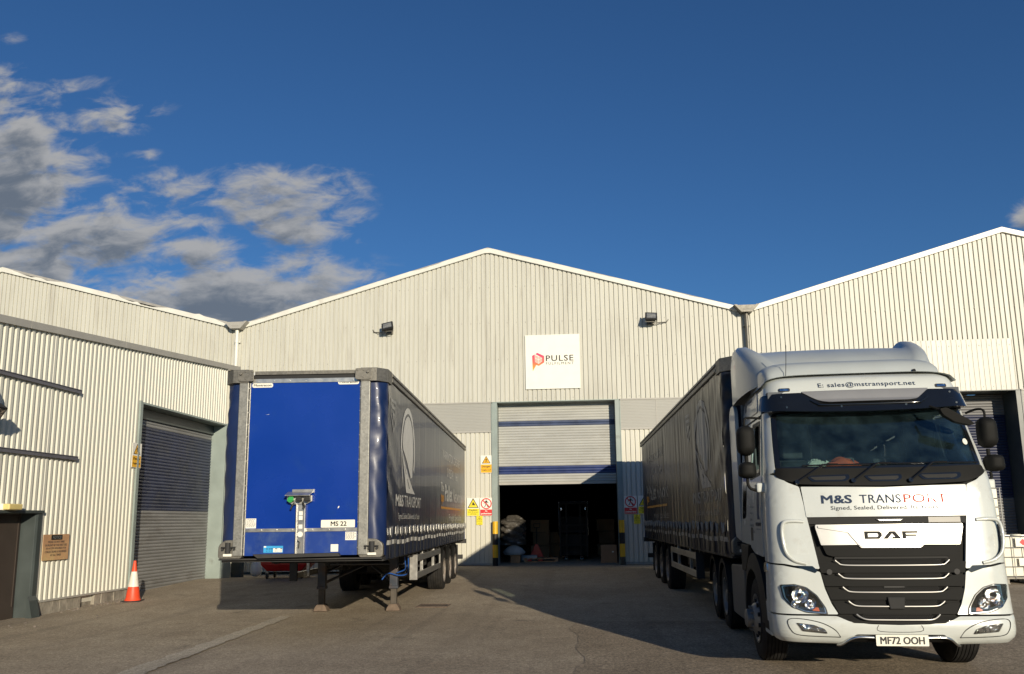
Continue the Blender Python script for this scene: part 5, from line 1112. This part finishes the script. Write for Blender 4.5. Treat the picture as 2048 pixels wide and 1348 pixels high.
# cab sides
def sidep(v, z, s): return (qv(v, z, s), z)
for s in (-1, 1):
    def sp2(name, pts, mt, off=0, th=.02, r=.03, holes=(), parent=None, bevel=.003, s=s):
        P_ = [sidep(a, b, s) for a, b in pts]; H = [[sidep(a, b, s) for a, b in h] for h in holes]
        if s < 0: P_ = P_[::-1]
        w = MB(); w.drape(fillet(P_, r, 4), cab, off, th, .12, holes=[fillet(h, .03, 4) for h in H]); return w.build(name, mt, parent or tr, smooth=40, bevel=bevel)
    win = [(.78, 2.16), (1.40, 2.13), (1.40, 2.76), (.92, 2.74)]
    dr = sp2('door', [(.61, 1.17), (.66, 1.75), (.64, 2.10), (.82, 2.83), (1.52, 2.83), (1.50, 1.26), (1.2, 1.19)], 'whitep', .006, .025, .04, holes=[win])
    if s > 0: sp2('door_window', win, 'glasss', -.008, .005, .02, parent=dr, bevel=0)
    wf = [(.72, 2.12), (1.43, 2.09), (1.43, 2.80), (.88, 2.79)]; sp2('window_frame', wf, 'blk', .010, .006, .03, holes=[win], parent=dr)
    if s < 0:      # window mostly wound down: a strip of glass edge remains
        sp2('door_window', [(.80, 2.15), (1.38, 2.13), (1.38, 2.18), (.81, 2.21)], 'glasss', -.008, .005, .0, parent=dr, bevel=0)
    sp2('door_handle', [(1.28, 1.34), (1.42, 1.34), (1.42, 1.50), (1.28, 1.50)], 'blk', .010, .012, .02, parent=dr)
    sp2('rear_side_panel', [(1.535, 1.28), (2.28, 1.30), (2.28, 2.83), (1.535, 2.83)], 'whitep', .002, .02, .03)
    sp2('side_slot', [(1.80, 1.62), (2.10, 1.60), (2.12, 2.62), (1.84, 2.66)], 'gblack', .006, .006, .10)
    sp2('upper_side', [(.86, 2.86), (2.30, 2.86), (2.30, 3.28), (.98, 3.25)], 'whitep', .003, .02, .03)
    sp2('high_window', [(1.05, 2.92), (1.95, 2.92), (1.90, 3.16), (1.20, 3.18)], 'chrome', .008, .006, .06) if 0 else sp2('high_panel', [(1.05, 2.92), (1.95, 2.92), (1.90, 3.16), (1.20, 3.18)], 'whitefar', .012, .008, .06, bevel=.006)
    # lettering on the door
    def ds(a, b, off, s=s): return cab(qv(a, b, s), b, off + .006)
    if s < 0:
        dl = lambda a, b, off: ds(1.95 - a, b, off)      # read left to right = rear to front
        w = MB()
        for i, (tx_, l_) in enumerate((('M&S Transport', .33), ('Warrington', .22), ('Cheshire', .2), ('WA4 6AB', .28), ('P: 01925 411066', .36))): write(tx_, dl, .47, .47 + l_, 1.735 - i * .075, 1.735 - i * .075 + .035, .002, .001, 1, mb=w)
        write('M&S TRANSPORT', dl, .90, 1.27, 1.52, 1.565, .002, .001, 1, mb=w, bold=.02); write('Signed, Sealed, Delivered', dl, .92, 1.25, 1.475, 1.495, .002, .001, 1, mb=w); w.build('lettering', 'navytext', dr)
        w = MB(); w.drape([(1.07 + .085 * math.cos(i * PI / 12), 1.79 + .17 * math.sin(i * PI / 12)) for i in range(24)], dl, .002, .001, 1); w.drape([(1.0, 1.78), (1.03, 1.78), (1.19, 1.60), (1.02, 1.60)], dl, .0032, .001, 1); w.build('road_emblem', 'navytext', dr)
    # wheel arch, steps, tank
    w = MB(); n = 20; vs = []
    WC = (1.50, .385)
    for i in range(n + 1):
        a = R(-12 + 190 * i / n)
        for r_ in (.60, .80 - .05 * math.cos(a)):
            for dd in (1.255, .85): vs.append((s * (dd if r_ < .7 or dd < 1 else dd - .02), WC[0] + r_ * math.cos(a) * (1.0), WC[1] + r_ * math.sin(a)))
    fs = []
    for i in range(n):
        o_ = i * 4; fs += [(o_, o_ + 2, o_ + 6, o_ + 4), (o_, o_ + 4, o_ + 5, o_ + 1), (o_ + 2, o_ + 3, o_ + 7, o_ + 6)]
    w.add(vs, fs); w.build('wheel_arch', 'dgrey', tr, smooth=50)
    w = MB(); w.prism(fillet([(2.12, .92), (2.40, .92), (2.40, 1.27), (1.75, 1.27), (1.85, 1.12)], .03), lambda a, b, d: (s * (1.235 + d), a, b), -.25, .0); w.build('arch_extension', 'dgrey', tr, bevel=.008)
    w = MB(); w.prism(fillet([(.46, .31), (.84, .31), (.88, .62), (.80, .68), (.46, .66)], .03), lambda a, b, d: (s * (1.235 + d), a, b), -.3, .0); st_ = w.build('entry_step', 'whitep', tr, bevel=.01)
    w = MB(); w.box(min(s * 1.0, s * 1.24), max(s * 1.0, s * 1.24), .48, .80, .68, .70); w.box(min(s * 1.1, s * 1.238), max(s * 1.1, s * 1.238), .50, .84, .36, .46); w.box(min(s * .9, s * 1.22), max(s * .9, s * 1.22), .5, .62, .70, 1.15); w.build('step_tread', 'black', st_)
    w = MB(); w.prism(fillet([(2.50, .22), (3.75, .22), (3.75, .93), (2.50, .98)], .08), lambda a, b, d: (s * (1.20 + d), a, b), -.55, .0); w.build('fuel_tank', 'tankgrey', tr, bevel=.02)
    wheel(tr, s * 1.225, s, WC[0], WC[1], .505, .30, 'rimd', True)
    wheel(tr, s * 1.225, s, 4.45, WC[1], .50, .32, 'rimd', False); wheel(tr, s * 1.225, s, 5.80, WC[1], .50, .60, 'rimd', False)
    for y in (4.45, 5.80):
        w = MB(); n = 14; vs = []
        for i in range(n + 1):
            a = R(10 + 160 * i / n)
            for xx in (1.25, .65): vs.append((s * xx, y + .59 * math.cos(a), WC[1] + .60 * math.sin(a)))
        w.add(vs, [(2 * i, 2 * i + 1, 2 * i + 3, 2 * i + 2) for i in range(n)])
        vs = []
        for i in range(n + 1):
            a = R(10 + 160 * i / n)
            for r_ in (.60, .53): vs.append((s * 1.25, y + r_ * math.cos(a), WC[1] + r_ * math.sin(a)))
        w.add(vs, [(2 * i, 2 * i + 1, 2 * i + 3, 2 * i + 2) for i in range(n)]); w.build('mudguard', 'dgrey', tr, smooth=50)
    # mirrors
    xm = s * 1.36 - (.03 if s < 0 else -.03); dz = 0 if s < 0 else .03
    mo = -.04 if s < 0 else -.09
    def mirr(name, z0, z1, hw, dp, taper, x=xm, s=s):
        w = MB(); n = 26; secs = 12; vs = []
        for j in range(secs + 1):
            t = j / secs; z = z0 + (z1 - z0) * t; e = (1 - abs(2 * t - 1) ** 5) ** .5 if 0 < t < 1 else .0; e = max(e, .35); k = hw * (1 - taper * t if taper > 0 else 1 + taper * (1 - t))
            for i in range(n):
                a = 2 * PI * i / n; c, q = math.cos(a), math.sin(a)
                vs.append((x + k * e * (1 if c > 0 else -1) * abs(c) ** .6, .50 + (dp * e) * (q if q < 0 else q * .35), z))
        fs = [(j * n + i, j * n + (i + 1) % n, (j + 1) * n + (i + 1) % n, (j + 1) * n + i) for j in range(secs) for i in range(n)] + [tuple(range(n - 1, -1, -1)), tuple(range(secs * n, (secs + 1) * n))]
        w.add(vs, fs); o = w.build(name, 'black', tr, smooth=60)
        w = MB(); w.box(x - hw * .82, x + hw * .82, .50 + dp * .36, .50 + dp * .37, z0 + .04, z1 - .04); w.build('mirror_glass', 'chrome', o); return o
    xm = xm if s < 0 else 1.275; mirr('main_mirror', 2.34 + dz, 2.69 + dz, .105, .12, .0, x=xm); mirr('wide_mirror', 2.075 + dz, 2.265 + dz, .108, .13, .12, x=xm + (.04 if s > 0 else 0))
    w = MB(); w.tube([(xm, .52, 2.60 + dz), (xm, .50, 2.76 + dz), (xm - s * .06, .55, 2.79 + dz), (s * 1.17, .72, 2.80)], .014, n=8, sub=4); w.tube([(xm, .5, 2.36), (xm, .5, 2.22)], .022); w.tube([(xm, .5, 2.10), (xm, .49, 2.0 + dz), (xm - s * .05, .49, 1.945 + dz), (s * 1.20, .55, 1.93 + dz)], .017, n=8, sub=4)
    w.build('mirror_arm', 'black', tr, smooth=60); w = MB(); w.box(min(s * 1.17, s * 1.30), max(s * 1.17, s * 1.30), .46, .62, 1.91, 2.02); w.build('mirror_mount', 'whitep', tr, bevel=.02)
# front blade mirror at the nearside top corner
w = MB(); w.prism(fillet([(.66, 2.79), (.74, 2.80), (.98, 2.66), (1.03, 2.615), (.98, 2.60), (.82, 2.64), (.70, 2.72)], .02), lambda a, b, d: (a, .16 + d + (2.8 - b) * .2, b), -.03, .05); w.tube([(.70, .2, 2.78), (.62, .3, 2.84)], .014); w.build('front_mirror', 'black', tr, bevel=.012, smooth=50)
# interior
w = MB(); w.box(-1.1, 1.1, 2.1, 2.13, 1.2, 3.2); w.box(-1.1, 1.1, .5, 2.1, 1.2, 1.24); w.box(-1.1, 1.1, .9, 2.1, 3.16, 3.18)
for s in (-1, 1): w.box(min(s * 1.10, s * 1.12), max(s * 1.10, s * 1.12), 1.52, 2.1, 1.25, 3.15); w.box(min(s * 1.14, s * 1.16), max(s * 1.14, s * 1.16), .7, 1.5, 1.25, 2.08)
w.box(-1.08, 1.08, .62, 1.0, 2.82, 3.1); w.build('cab_interior', 'cabin', tr)
w = MB(); w.prism([(.34, 2.10), (.52, 2.17), (.86, 2.16), (.98, 2.02), (.95, 1.6), (.5, 1.6)], lambda a, b, d: (d, a, b), -1.07, 1.07); w.prism([(.50, 2.17), (.60, 2.27), (.80, 2.27), (.9, 2.16)], lambda a, b, d: (d, a, b), -.98, -.34); w.build('dashboard', 'dash', tr, bevel=.02)
for x in (-.62, .60):
    w = MB(); w.box(x - .24, x + .24, 1.15, 1.62, 1.62, 1.76); w.prism(fillet([(1.52, 1.72), (1.66, 1.72), (1.76, 2.34), (1.66, 2.36)], .04), lambda a, b, d: (x + d, a, b), -.23, .23); w.prism(fillet([(1.66, 2.37), (1.78, 2.37), (1.79, 2.58), (1.68, 2.58)], .04), lambda a, b, d: (x + d, a, b), -.13, .13); w.box(x - .15, x + .15, 1.2, 1.5, 1.25, 1.62); w.build('seat', 'seat', tr, bevel=.03, seg=3)
w = MB(); c = Vector((-.62, 1.0, 2.12)); ax = Vector((0, -.55, -.84)).normalized(); a_ = ax.orthogonal().normalized(); b_ = ax.cross(a_)
w.tube([c + (a_ * math.cos(t * PI / 14) + b_ * math.sin(t * PI / 14)) * .22 for t in range(29)], .015, n=8); w.cyl(c, c + ax * .3, .05); 
for k in range(3): w.tube([c, c + (a_ * math.cos(k * 2.1) + b_ * math.sin(k * 2.1)) * .21], .018, n=6)
w.build('steering_wheel', 'blk', tr, smooth=60)
w = MB(); w.tube([(.74, 1.5, 1.9), (.72, 1.52, 2.75)], .012, n=6); w.tube([(-.42, 1.55, 1.9), (-.40, 1.6, 2.8)], .012, n=6); w.build('seat_belt', 'dgrey', tr)
# chassis, aerials
w = MB()
for s in (-1, 1): w.box(s * .42 - .04, s * .42 + .04, .9, 6.6, .68, .94)
for y in (1.5, 4.45, 5.8): w.cyl((-.95, y, .40), (.95, y, .40), .07, n=12)
w.box(-.45, .45, 4.0, 5.3, .94, 1.04); w.box(-.5, .5, .35, 1.2, .45, 1.15); w.box(-.6, .6, 6.5, 6.6, .5, .8); w.box(-.35, .35, 2.5, 3.3, .4, .68); w.build('chassis', 'chassis', tr)
w = MB(); w.tube([(-.80, .92, 3.27), (-.785, .90, 3.5), (-.775, .88, 3.72)], .004, n=5); w.cyl((-.80, .92, 3.26), (-.80, .92, 3.30), .012); w.build('aerial', 'blk', tr); w = MB(); w.prism([(.88, 3.32), (.95, 3.32), (.935, 3.38), (.925, 3.38)], lambda a, b, d: (d, a, b), .70, .73); w.build('roof_fin', 'blk', tr)
# loose things in the cab
Mw = tr.matrix_basis if 0 else Matrix.Translation((3.3, 9.15, 0)) @ Matrix.Rotation(-.04, 4, 'Z')
def incab(name, p, label, cat): 
    q = Mw @ Vector(p); return thing(name, q, -.04, label, cat)
def crumple(w_, d_, h_, seed, n=22, r=1.0):
    mb = MB(); rd_ = random.Random(seed); ph = [rd_.uniform(0, 6) for _ in range(6)]; vs = []
    for j in range(n + 1):
        for i in range(n + 1):
            a = -1 + 2 * i / n; b = -1 + 2 * j / n; e = max(0, 1 - abs(a) ** 4) * max(0, 1 - abs(b) ** 4)
            z = h_ * e * (.72 + .18 * math.sin(a * 5 + ph[0]) + .14 * math.sin(b * 7 + a * 3 + ph[1]) + .1 * math.sin(a * 11 + b * 9 + ph[2]))
            vs.append((a * w_ / 2 * (1 + .06 * math.sin(b * 5 + ph[3])), b * d_ / 2 * (1 + .08 * math.sin(a * 6 + ph[4])), z))
    mb.add(vs, [(j * (n + 1) + i, j * (n + 1) + i + 1, (j + 1) * (n + 1) + i + 1, (j + 1) * (n + 1) + i) for j in range(n) for i in range(n)]); return mb
t = incab('hi_vis_jacket', (-.31, .56, 2.18), 'folded orange hi-vis jacket on the dashboard behind the windscreen', 'jacket')
crumple(.46, .30, .125, 4).build('cloth', 'hivis', t, smooth=60); w = MB(); w.tube([(.10, -.13, .03), (.11, -.06, .088), (.14, .02, .10), (.16, .1, .06)], .012, n=6, sub=3, sy=.4); w.build('reflective_stripe', 'hvstripe', t)
t = incab('paperwork', (-.58, .55, 2.175), 'grey printed papers on the dashboard beside the orange jacket', 'papers')
w = crumple(.30, .22, .12, 9, 12); w.build('sheet', 'conew', t); w = MB(); w.add([(.10, .02, .10), (.17, .0, .05), (.10, .0, .02)], [(0, 1, 2)]); w.build('folded_corner', 'white', t)
t = incab('red_jacket', (-.98, 1.42, 2.10), 'red jacket hanging by the open side window of the lorry', 'jacket')
w = MB(); vs = []; n = 14
for j in range(n + 1):
    for i in range(n + 1):
        a = -1 + 2 * i / n; z = .30 - .55 * j / n; vs.append((.02 * math.sin(a * 6) + .03 * math.sin(z * 9), a * (.12 + .06 * j / n), z))
w.add(vs + [(x + .05, y, z) for x, y, z in vs], [(j * (n + 1) + i, j * (n + 1) + i + 1, (j + 1) * (n + 1) + i + 1, (j + 1) * (n + 1) + i) for j in range(n) for i in range(n)]); w.build('cloth', 'redcloth', t, smooth=60)
# ---------------------------------------------------------------- yard things
x, y = -10.12, 17.95
t = thing('traffic_cone', (x, y, gz(y)), .2, 'orange and white traffic cone beside the blue and grey roller door', 'traffic cone')
w = MB(); w.lathe([(.175, .03), (.15, .08), (.128, .24), (.088, .47), (.056, .68), (.030, .87), (.028, .90), (.020, .90)], (0, 0, 0), (0, 0, 1), n=28); w.build('cone_body', 'orange', t, smooth=40); w = MB(); w.box(-.20, .20, -.20, .20, .0, .03); w.build('cone_base', 'blk', t, bevel=.01)
w2 = MB(); w2.lathe([(.1155, .33), (.0625, .66), (.058, .66)], (0, 0, 0), (0, 0, 1), n=28); w2.build('reflective_sleeve', 'conew', t, smooth=40)
# rubble and weeds along the foot of the wall
w = MB(); rd = random.Random(5)
def rock(mb, x, y, z, r):
    vs = []; 
    for a in range(3):
        for b in range(6): th = b * PI / 3 + a; rr = r * (.95, 1.0, .5)[a] * rd.uniform(.7, 1.2); vs.append((x + rr * math.cos(th), y + rr * math.sin(th), z + (-.2, .35, .8)[a] * r * rd.uniform(.8, 1.2)))
    mb.add(vs, [(a * 6 + b, a * 6 + (b + 1) % 6, (a + 1) * 6 + (b + 1) % 6, (a + 1) * 6 + b) for a in range(2) for b in range(6)] + [tuple(range(12, 18))])
for i in range(150):
    y = rd.triangular(15.6, 19.2, 17.6); x = EX + .05 + abs(rd.gauss(0, .22)); rock(w, x, y, gz(y), rd.uniform(.008, .035))
for i in range(28):
    y = rd.uniform(12.5, 15.5); x = EX + .2 + abs(rd.gauss(0, .5)); rock(w, x, y, gz(y), rd.uniform(.006, .03))
for i in range(90):
    x, y = rd.uniform(-9, 8), rd.uniform(8.5, 20); rock(w, x, y, gz(y), rd.uniform(.004, .011))
tag(w.build('rubble', 'stone'), 'loose stones and grit scattered along the foot of the wall', 'rubble', None, 'stuff')
# drain grating
x, y = -3.1, 17.0
t = thing('drain_grating', (x, y, gz(y)), 0, 'iron drain grating in the yard beside the right landing leg', 'drain')
w = MB(); w.box(-.32, .32, -.30, -.27, 0, .016); w.box(-.32, .32, .27, .30, 0, .016); w.box(-.32, -.29, -.27, .27, 0, .016); w.box(.29, .32, -.27, .27, 0, .016)
for i in range(9): w.box(-.27 + .06 * i, -.245 + .06 * i, -.27, .27, 0, .014)
w.build('grate', 'rust', t); w = MB(); w.box(-.29, .29, -.27, .27, .0, .006); w.build('drain_hole', 'blk', t)
# red wheeled bin against the far wall
x, y = -8.5, 23.3
t = thing('wheeled_bin', (x, y, gz(y, x)), .04, 'red four-wheeled plastic bin seen beneath the blue-fronted trailer', 'bin')
w = MB()
w.add([(-.50, -.38, .22), (.50, -.38, .22), (.50, .38, .22), (-.50, .38, .22), (-.68, -.5, 1.05), (.68, -.5, 1.05), (.68, .5, 1.05), (-.68, .5, 1.05), (-.66, -.46, .40), (.66, -.46, .40), (.66, .46, .40), (-.66, .46, .40)], [(3, 2, 1, 0), (0, 1, 9, 8), (1, 2, 10, 9), (2, 3, 11, 10), (3, 0, 8, 11), (8, 9, 5, 4), (9, 10, 6, 5), (10, 11, 7, 6), (11, 8, 4, 7)])
w.build('bin_body', 'redpl', t, bevel=.03, seg=3); w = MB(); w.box(-.70, .70, -.52, .52, 1.06, 1.13); w.build('lid', 'redpl', t, bevel=.02)
for sx in (-1, 1):
    for sy in (-1, 1):
        w = MB(); w.cyl((sx * .5 - .02, sy * .33, .085), (sx * .5 + .02, sy * .33, .085), .085, n=18); c = w.build('castor', 'blk', t); w = MB(); w.box(sx * .5 - .035, sx * .5 + .035, sy * .33 - .03, sy * .33 + .03, .09, .24); w.build('castor_fork', 'galv', c)
# odds and ends in the yard behind the side building
t = thing('plastic_sack', (-10.15, 25.0, gz(25., -10.2)), 0, 'pale plastic sack hanging on the frame behind the blue-fronted trailer', 'sack')
w = MB(); w.lathe([(.02, .02), (.14, .06), (.19, .2), (.16, .38), (.07, .52), (.03, .6)], (0, 0, 0), (0, 0, 1), n=14); w.build('sack_body', 'sack', t, smooth=60)
t = thing('steel_bollard', (-10.75, 25.0, gz(25., -10.8) - .05), 0, 'dark square post left of the plastic sack', 'post')
w = MB(); w.box(-.16, .16, -.12, .12, 0, 1.05); w.build('post', 'dframe', t, bevel=.01)
# ibc tanks
def ibc(x, y, z, label, sign=False):
    t = thing('liquid_tank', (x, y, z), .03, label, 'tank', 'caged liquid tanks behind the lorry')
    w = MB(); w.box(-.56, .56, -.46, .46, .17, 1.10); w.cyl((0, 0, 1.1), (0, 0, 1.14), .12, n=20); w.build('bottle', 'tank', t, bevel=.05, seg=3)
    w = MB()
    for z_ in (.18, .40, .62, .84, 1.10): w.tube([(-.60, -.50, z_), (.60, -.50, z_), (.60, .50, z_), (-.60, .50, z_), (-.60, -.50, z_)], .010, n=6)
    for i in range(6):
        a = -.60 + .24 * i
        for yy in (-.512, .512): w.tube([(a, yy, .13), (a, yy, 1.11)], .010, n=6)
    for i in range(5):
        a = -.50 + .25 * i
        for xx in (-.612, .612): w.tube([(xx, a, .13), (xx, a, 1.11)], .010, n=6)
    w.build('cage', 'cage', t)
    w = MB()
    for a in (-.55, 0, .55):
        w.box(a - .06, a + .06, -.48, .48, .0, .02)
        for b in (-.42, 0, .42): w.box(a - .05, a + .05, b - .05, b + .05, .02, .12)
    w.box(-.6, .6, -.5, .5, .12, .16); w.build('pallet_base', 'galvd', t)
    if sign:
        w = MB(); w.box(-.30, .02, -.527, -.524, .86, 1.07); o = w.build('hazard_label', 'white', t); w = MB(); w.prism([(-.21, .965), (-.13, .885), (-.05, .965), (-.13, 1.045)], lambda a, b, d: (a, d, b), -.531, -.528); w.build('red_diamond', 'sred', o)
        w = MB(); w.box(-.02, .18, -.527, -.524, .66, .82); w.box(-.26, .16, -.523, -.5225, .42, .60); w.build('paper_label', 'white', t)
x, y = 10.42, 20.9
ibc(x, y, gz(y), 'caged white liquid tank on the ground with a red diamond label', True)
ibc(x - .35, y + 1.5, gz(y + 1.5), 'bottom caged tank of the stack of two, mostly hidden behind the lorry'); ibc(x - .37, y + 1.52, gz(y + 1.5) + 1.14, 'top caged tank of the stack of two, glimpsed beside the mirror of the lorry')
# ---------------------------------------------------------------- inside the open door
GI = .14
t = thing('pallet', (-1.52, 29.9, GI), .02, 'wooden pallet on the floor just inside the open door', 'pallet')
w = MB()
for i in range(3): w.box(-.56, .56, -.42 + .36 * i, -.30 + .36 * i, .0, .022); 
for i in range(7): w.box(-.60 + .184 * i, -.50 + .184 * i, -.48, .48, .122, .144)
for i in range(3): w.box(-.60, .60, -.42 + .36 * i, -.32 + .36 * i, .10, .122)
for a in (-.60, -.05, .50):
    for b in (-.42, -.06, .30): w.box(a, a + .1, b, b + .1, .022, .10)
w.build('pallet_boards', 'wood', t)
t = thing('pallet_truck', (-1.72, 30.3, GI), 0, 'red pallet truck standing with its forks in the wooden pallet', 'pallet truck')
w = MB(); w.prism(fillet([(-.28, .10), (.28, .10), (.05, .60), (-.05, .60)], .04), lambda a, b, d: (a, d, b), .1, .2); w.box(-.27, -.12, -.9, .1, .05, .09); w.box(.12, .27, -.9, .1, .05, .09); w.build('lifting_frame', 'redpl', t, bevel=.01)
w = MB(); w.tube([(0, .15, .55), (.0, .45, 1.2)], .018); w.tube([(-.1, .46, 1.2), (-.12, .5, 1.34), (.12, .5, 1.34), (.1, .46, 1.2), (-.1, .46, 1.2)], .014); w.build('handle', 'blk', t)
for s in (-1, 1):
    w = MB(); w.cyl((s * .08 - .025, .25, .09), (s * .08 + .025, .25, .09), .09, n=16); w.build('wheel', 'blk', t)
t = thing('cardboard_box', (.86, 28.9, GI), 0, 'tall brown cardboard box by the right side of the open doorway', 'box')
w = MB(); w.prism([(-.26, 0), (.28, 0), (.28, .60), (-.26, .60)], lambda a, b, d: (a, d, b), -.2, .2); w.add([(-.26, -.2, .6), (-.26, .2, .6), (-.34, .2, .45), (-.34, -.2, .45)], [(0, 1, 2, 3)]); w.build('box_body', 'card', t)
w = MB(); w.box(-.13, .285, -.215, -.203, 0, .47); w.build('front_flap', 'card', t); w = MB(); w.box(.12, .18, -.218, -.2155, .35, .39); w.build('label', 'white', t)
t = thing('wrapped_bale', (-2.50, 29.5, GI), .1, 'tall bale wrapped in shiny film just inside the left of the doorway', 'bale')
w = MB(); n = 26; vs = []; rd = random.Random(2)
for j in range(21):
    z = .62 + 1.05 * j / 20 if j < 20 else 1.66
    for i in range(n):
        a = 2 * PI * i / n; c, s_ = math.cos(a), math.sin(a); k = (.42 + .05 * math.sin(j * 1.3 + i * .9) + rd.uniform(-.03, .03)) * (1 if j < 17 else (1 - (j - 16) * .15))
        vs.append((k * (1 if c > 0 else -1) * abs(c) ** .6, k * (1 if s_ > 0 else -1) * abs(s_) ** .6, z))
w.add(vs, [(j * n + i, j * n + (i + 1) % n, (j + 1) * n + (i + 1) % n, (j + 1) * n + i) for j in range(20) for i in range(n)] + [tuple(range(20 * n, 21 * n))]); w.build('wrapped_load', 'wrap', t, smooth=30)
t = thing('cardboard_box', (-2.40, 29.3, GI), 0, 'small brown cardboard box under the white sack, left of the doorway', 'box')
w = MB(); w.box(-.17, .17, -.17, .17, 0, .27); w.build('box_body', 'card', t, bevel=.005)
t = thing('white_sack', (-2.45, 29.25, GI + .275), 0, 'crumpled white sack on the small cardboard box at the left of the doorway', 'sack')
w = MB(); n = 16; vs = []
for j in range(9):
    z = .36 * j / 8
    for i in range(n): a = 2 * PI * i / n; k = (.30, .33, .34, .33, .31, .27, .2, .12, .02)[j] * (1 + .08 * math.sin(i * 2.3 + j)); vs.append((k * math.cos(a) * 1.1, k * math.sin(a) * .7, z))
w.add(vs, [(j * n + i, j * n + (i + 1) % n, (j + 1) * n + (i + 1) % n, (j + 1) * n + i) for j in range(8) for i in range(n)]); w.build('sack_body', 'sackd', t, smooth=50)
t = thing('film_roll', (-1.95, 29.8, GI + .12), 0, 'pale roll of film lying beside the small cardboard box', 'roll')
w = MB(); w.cyl((-.28, 0, 0), (.28, 0, 0), .12, n=20); w.build('roll_body', 'sackd', t, smooth=40); w = MB(); w.cyl((-.285, 0, 0), (.285, 0, 0), .03, n=12); w.build('core', 'card', t)
t = thing('stacker_truck', (-.35, 31.2, GI), 0, 'dark reach truck with a tall mast parked inside the doorway', 'forklift')
w = MB()
for a in (-.50, -.26, .26, .50): w.box(a - .035, a + .035, -.3, -.2, .1, 2.1)
for z in (.5, 1.02, 1.25, 2.05): w.box(-.52, .52, -.33, -.26, z, z + .05)
w.build('mast', 'dgrey', t, bevel=.006)
w = MB(); w.box(-.55, .55, .0, 1.2, .15, .95); w.box(-.5, .5, .7, 1.2, .95, 1.6); w.build('truck_body', 'dgrey', t, bevel=.03)
w = MB()
for a in (-.55, .55): w.tube([(a, 0, .9), (a, .05, 2.15), (a, 1.1, 2.15), (a, 1.15, .9)], .025)
for i in range(5): w.tube([(-.55, .1 + .25 * i, 2.15), (.55, .1 + .25 * i, 2.15)], .015)
w.build('overhead_guard', 'chrome', t)
for a in (-.28, .28):
    w = MB(); w.box(a - .06, a + .06, -1.3, -.25, .14, .18); w.build('fork', 'chassis', t); w = MB(); w.cyl((a - .05, -1.0, .07), (a + .05, -1.0, .07), .07, n=16); w.build('load_wheel', 'chrome', t)
for a in (-.48, .48): w = MB(); w.lathe([(0, .0), (.05, .0), (.06, .03)], (a, -.3, 1.88), (0, -1, 0), n=14); w.build('work_lamp', 'refl', t)
rd = random.Random(8)
for i, (x, y, n_, lb) in enumerate(((-1.7, 33.2, 3, 'dim stack of boxes on racking, left of the reach truck'), (-1.15, 34.2, 2, 'dim stack of boxes behind the pallet truck handle'), (.95, 34.6, 3, 'dim stack of boxes deep inside, right of the reach truck'))):
    t = thing('box_stack', (x, y, GI), 0, lb, 'boxes')
    for k in range(n_): w = MB(); w.box(-.35 + rd.uniform(-.05, .05), .35, -.3, .3, .5 * k, .5 * k + .48); w.build('carton', 'card', t)

# ---------------------------------------------------------------- unseen shed and trees, added behind the photographer for reflections and less sky fill
t = thing('reflection_shed', (2, -34, 0), 0, 'low dark brick shed behind the photographer, unseen, added for reflections', 'building')
w = MB(); w.box(-40, 40, -8, 0, -.2, 5.2); w.build('wall', 'brick', t); w = MB(); w.box(-40.4, 40.4, -8.4, .4, 5.2, 5.6); w.build('roof', 'roof', t)
w = MB()
for i in range(8): w.box(-36 + 9.4 * i, -31 + 9.4 * i, .01, .06, -.1, 3.4)
w.build('door_panels', 'dframe', t)
for i, (x, y, h, lb) in enumerate(((-15, -26, 7.5, 'unseen tall leafy tree left of the brick shed doors, behind the photographer'), (-27, -24, 6.5, 'unseen leafy tree farthest left, behind the photographer'), (-3.5, -28, 6.8, 'unseen broad leafy tree in front of the middle of the brick shed'))):
    t = thing('tree', (x, y, -.1), 0, lb, 'tree', 'unseen trees across the yard'); rd = random.Random(i + 40)
    w = MB(); w.tube([(0, 0, 0), (.1, 0, h * .3), (-.1, .1, h * .6)], .18, n=8)
    for k in range(6): a = k * 1.1; w.tube([(0, 0, h * .35), (math.cos(a) * 1.0, math.sin(a) * 1.0, h * .6), (math.cos(a) * 1.8, math.sin(a) * 1.8, h * .8)], .06, n=6)
    w.build('trunk', 'bark', t)
    w = MB()
    cl = [(rd.gauss(0, 1.3), rd.gauss(0, 1.1), h * .68 + rd.gauss(0, h * .13)) for _ in range(34)]
    for c in cl:
        for k in range(90):
            p = Vector(c) + Vector((rd.gauss(0, .42), rd.gauss(0, .42), rd.gauss(0, .36))); d1 = Vector((rd.gauss(0, 1), rd.gauss(0, 1), rd.gauss(0, 1))).normalized() * .11; d2 = d1.orthogonal().normalized() * .07
            w.add([p - d1, p + d2, p + d1, p - d2], [(0, 1, 2, 3)])
    w.build('crown', 'leaf', t)
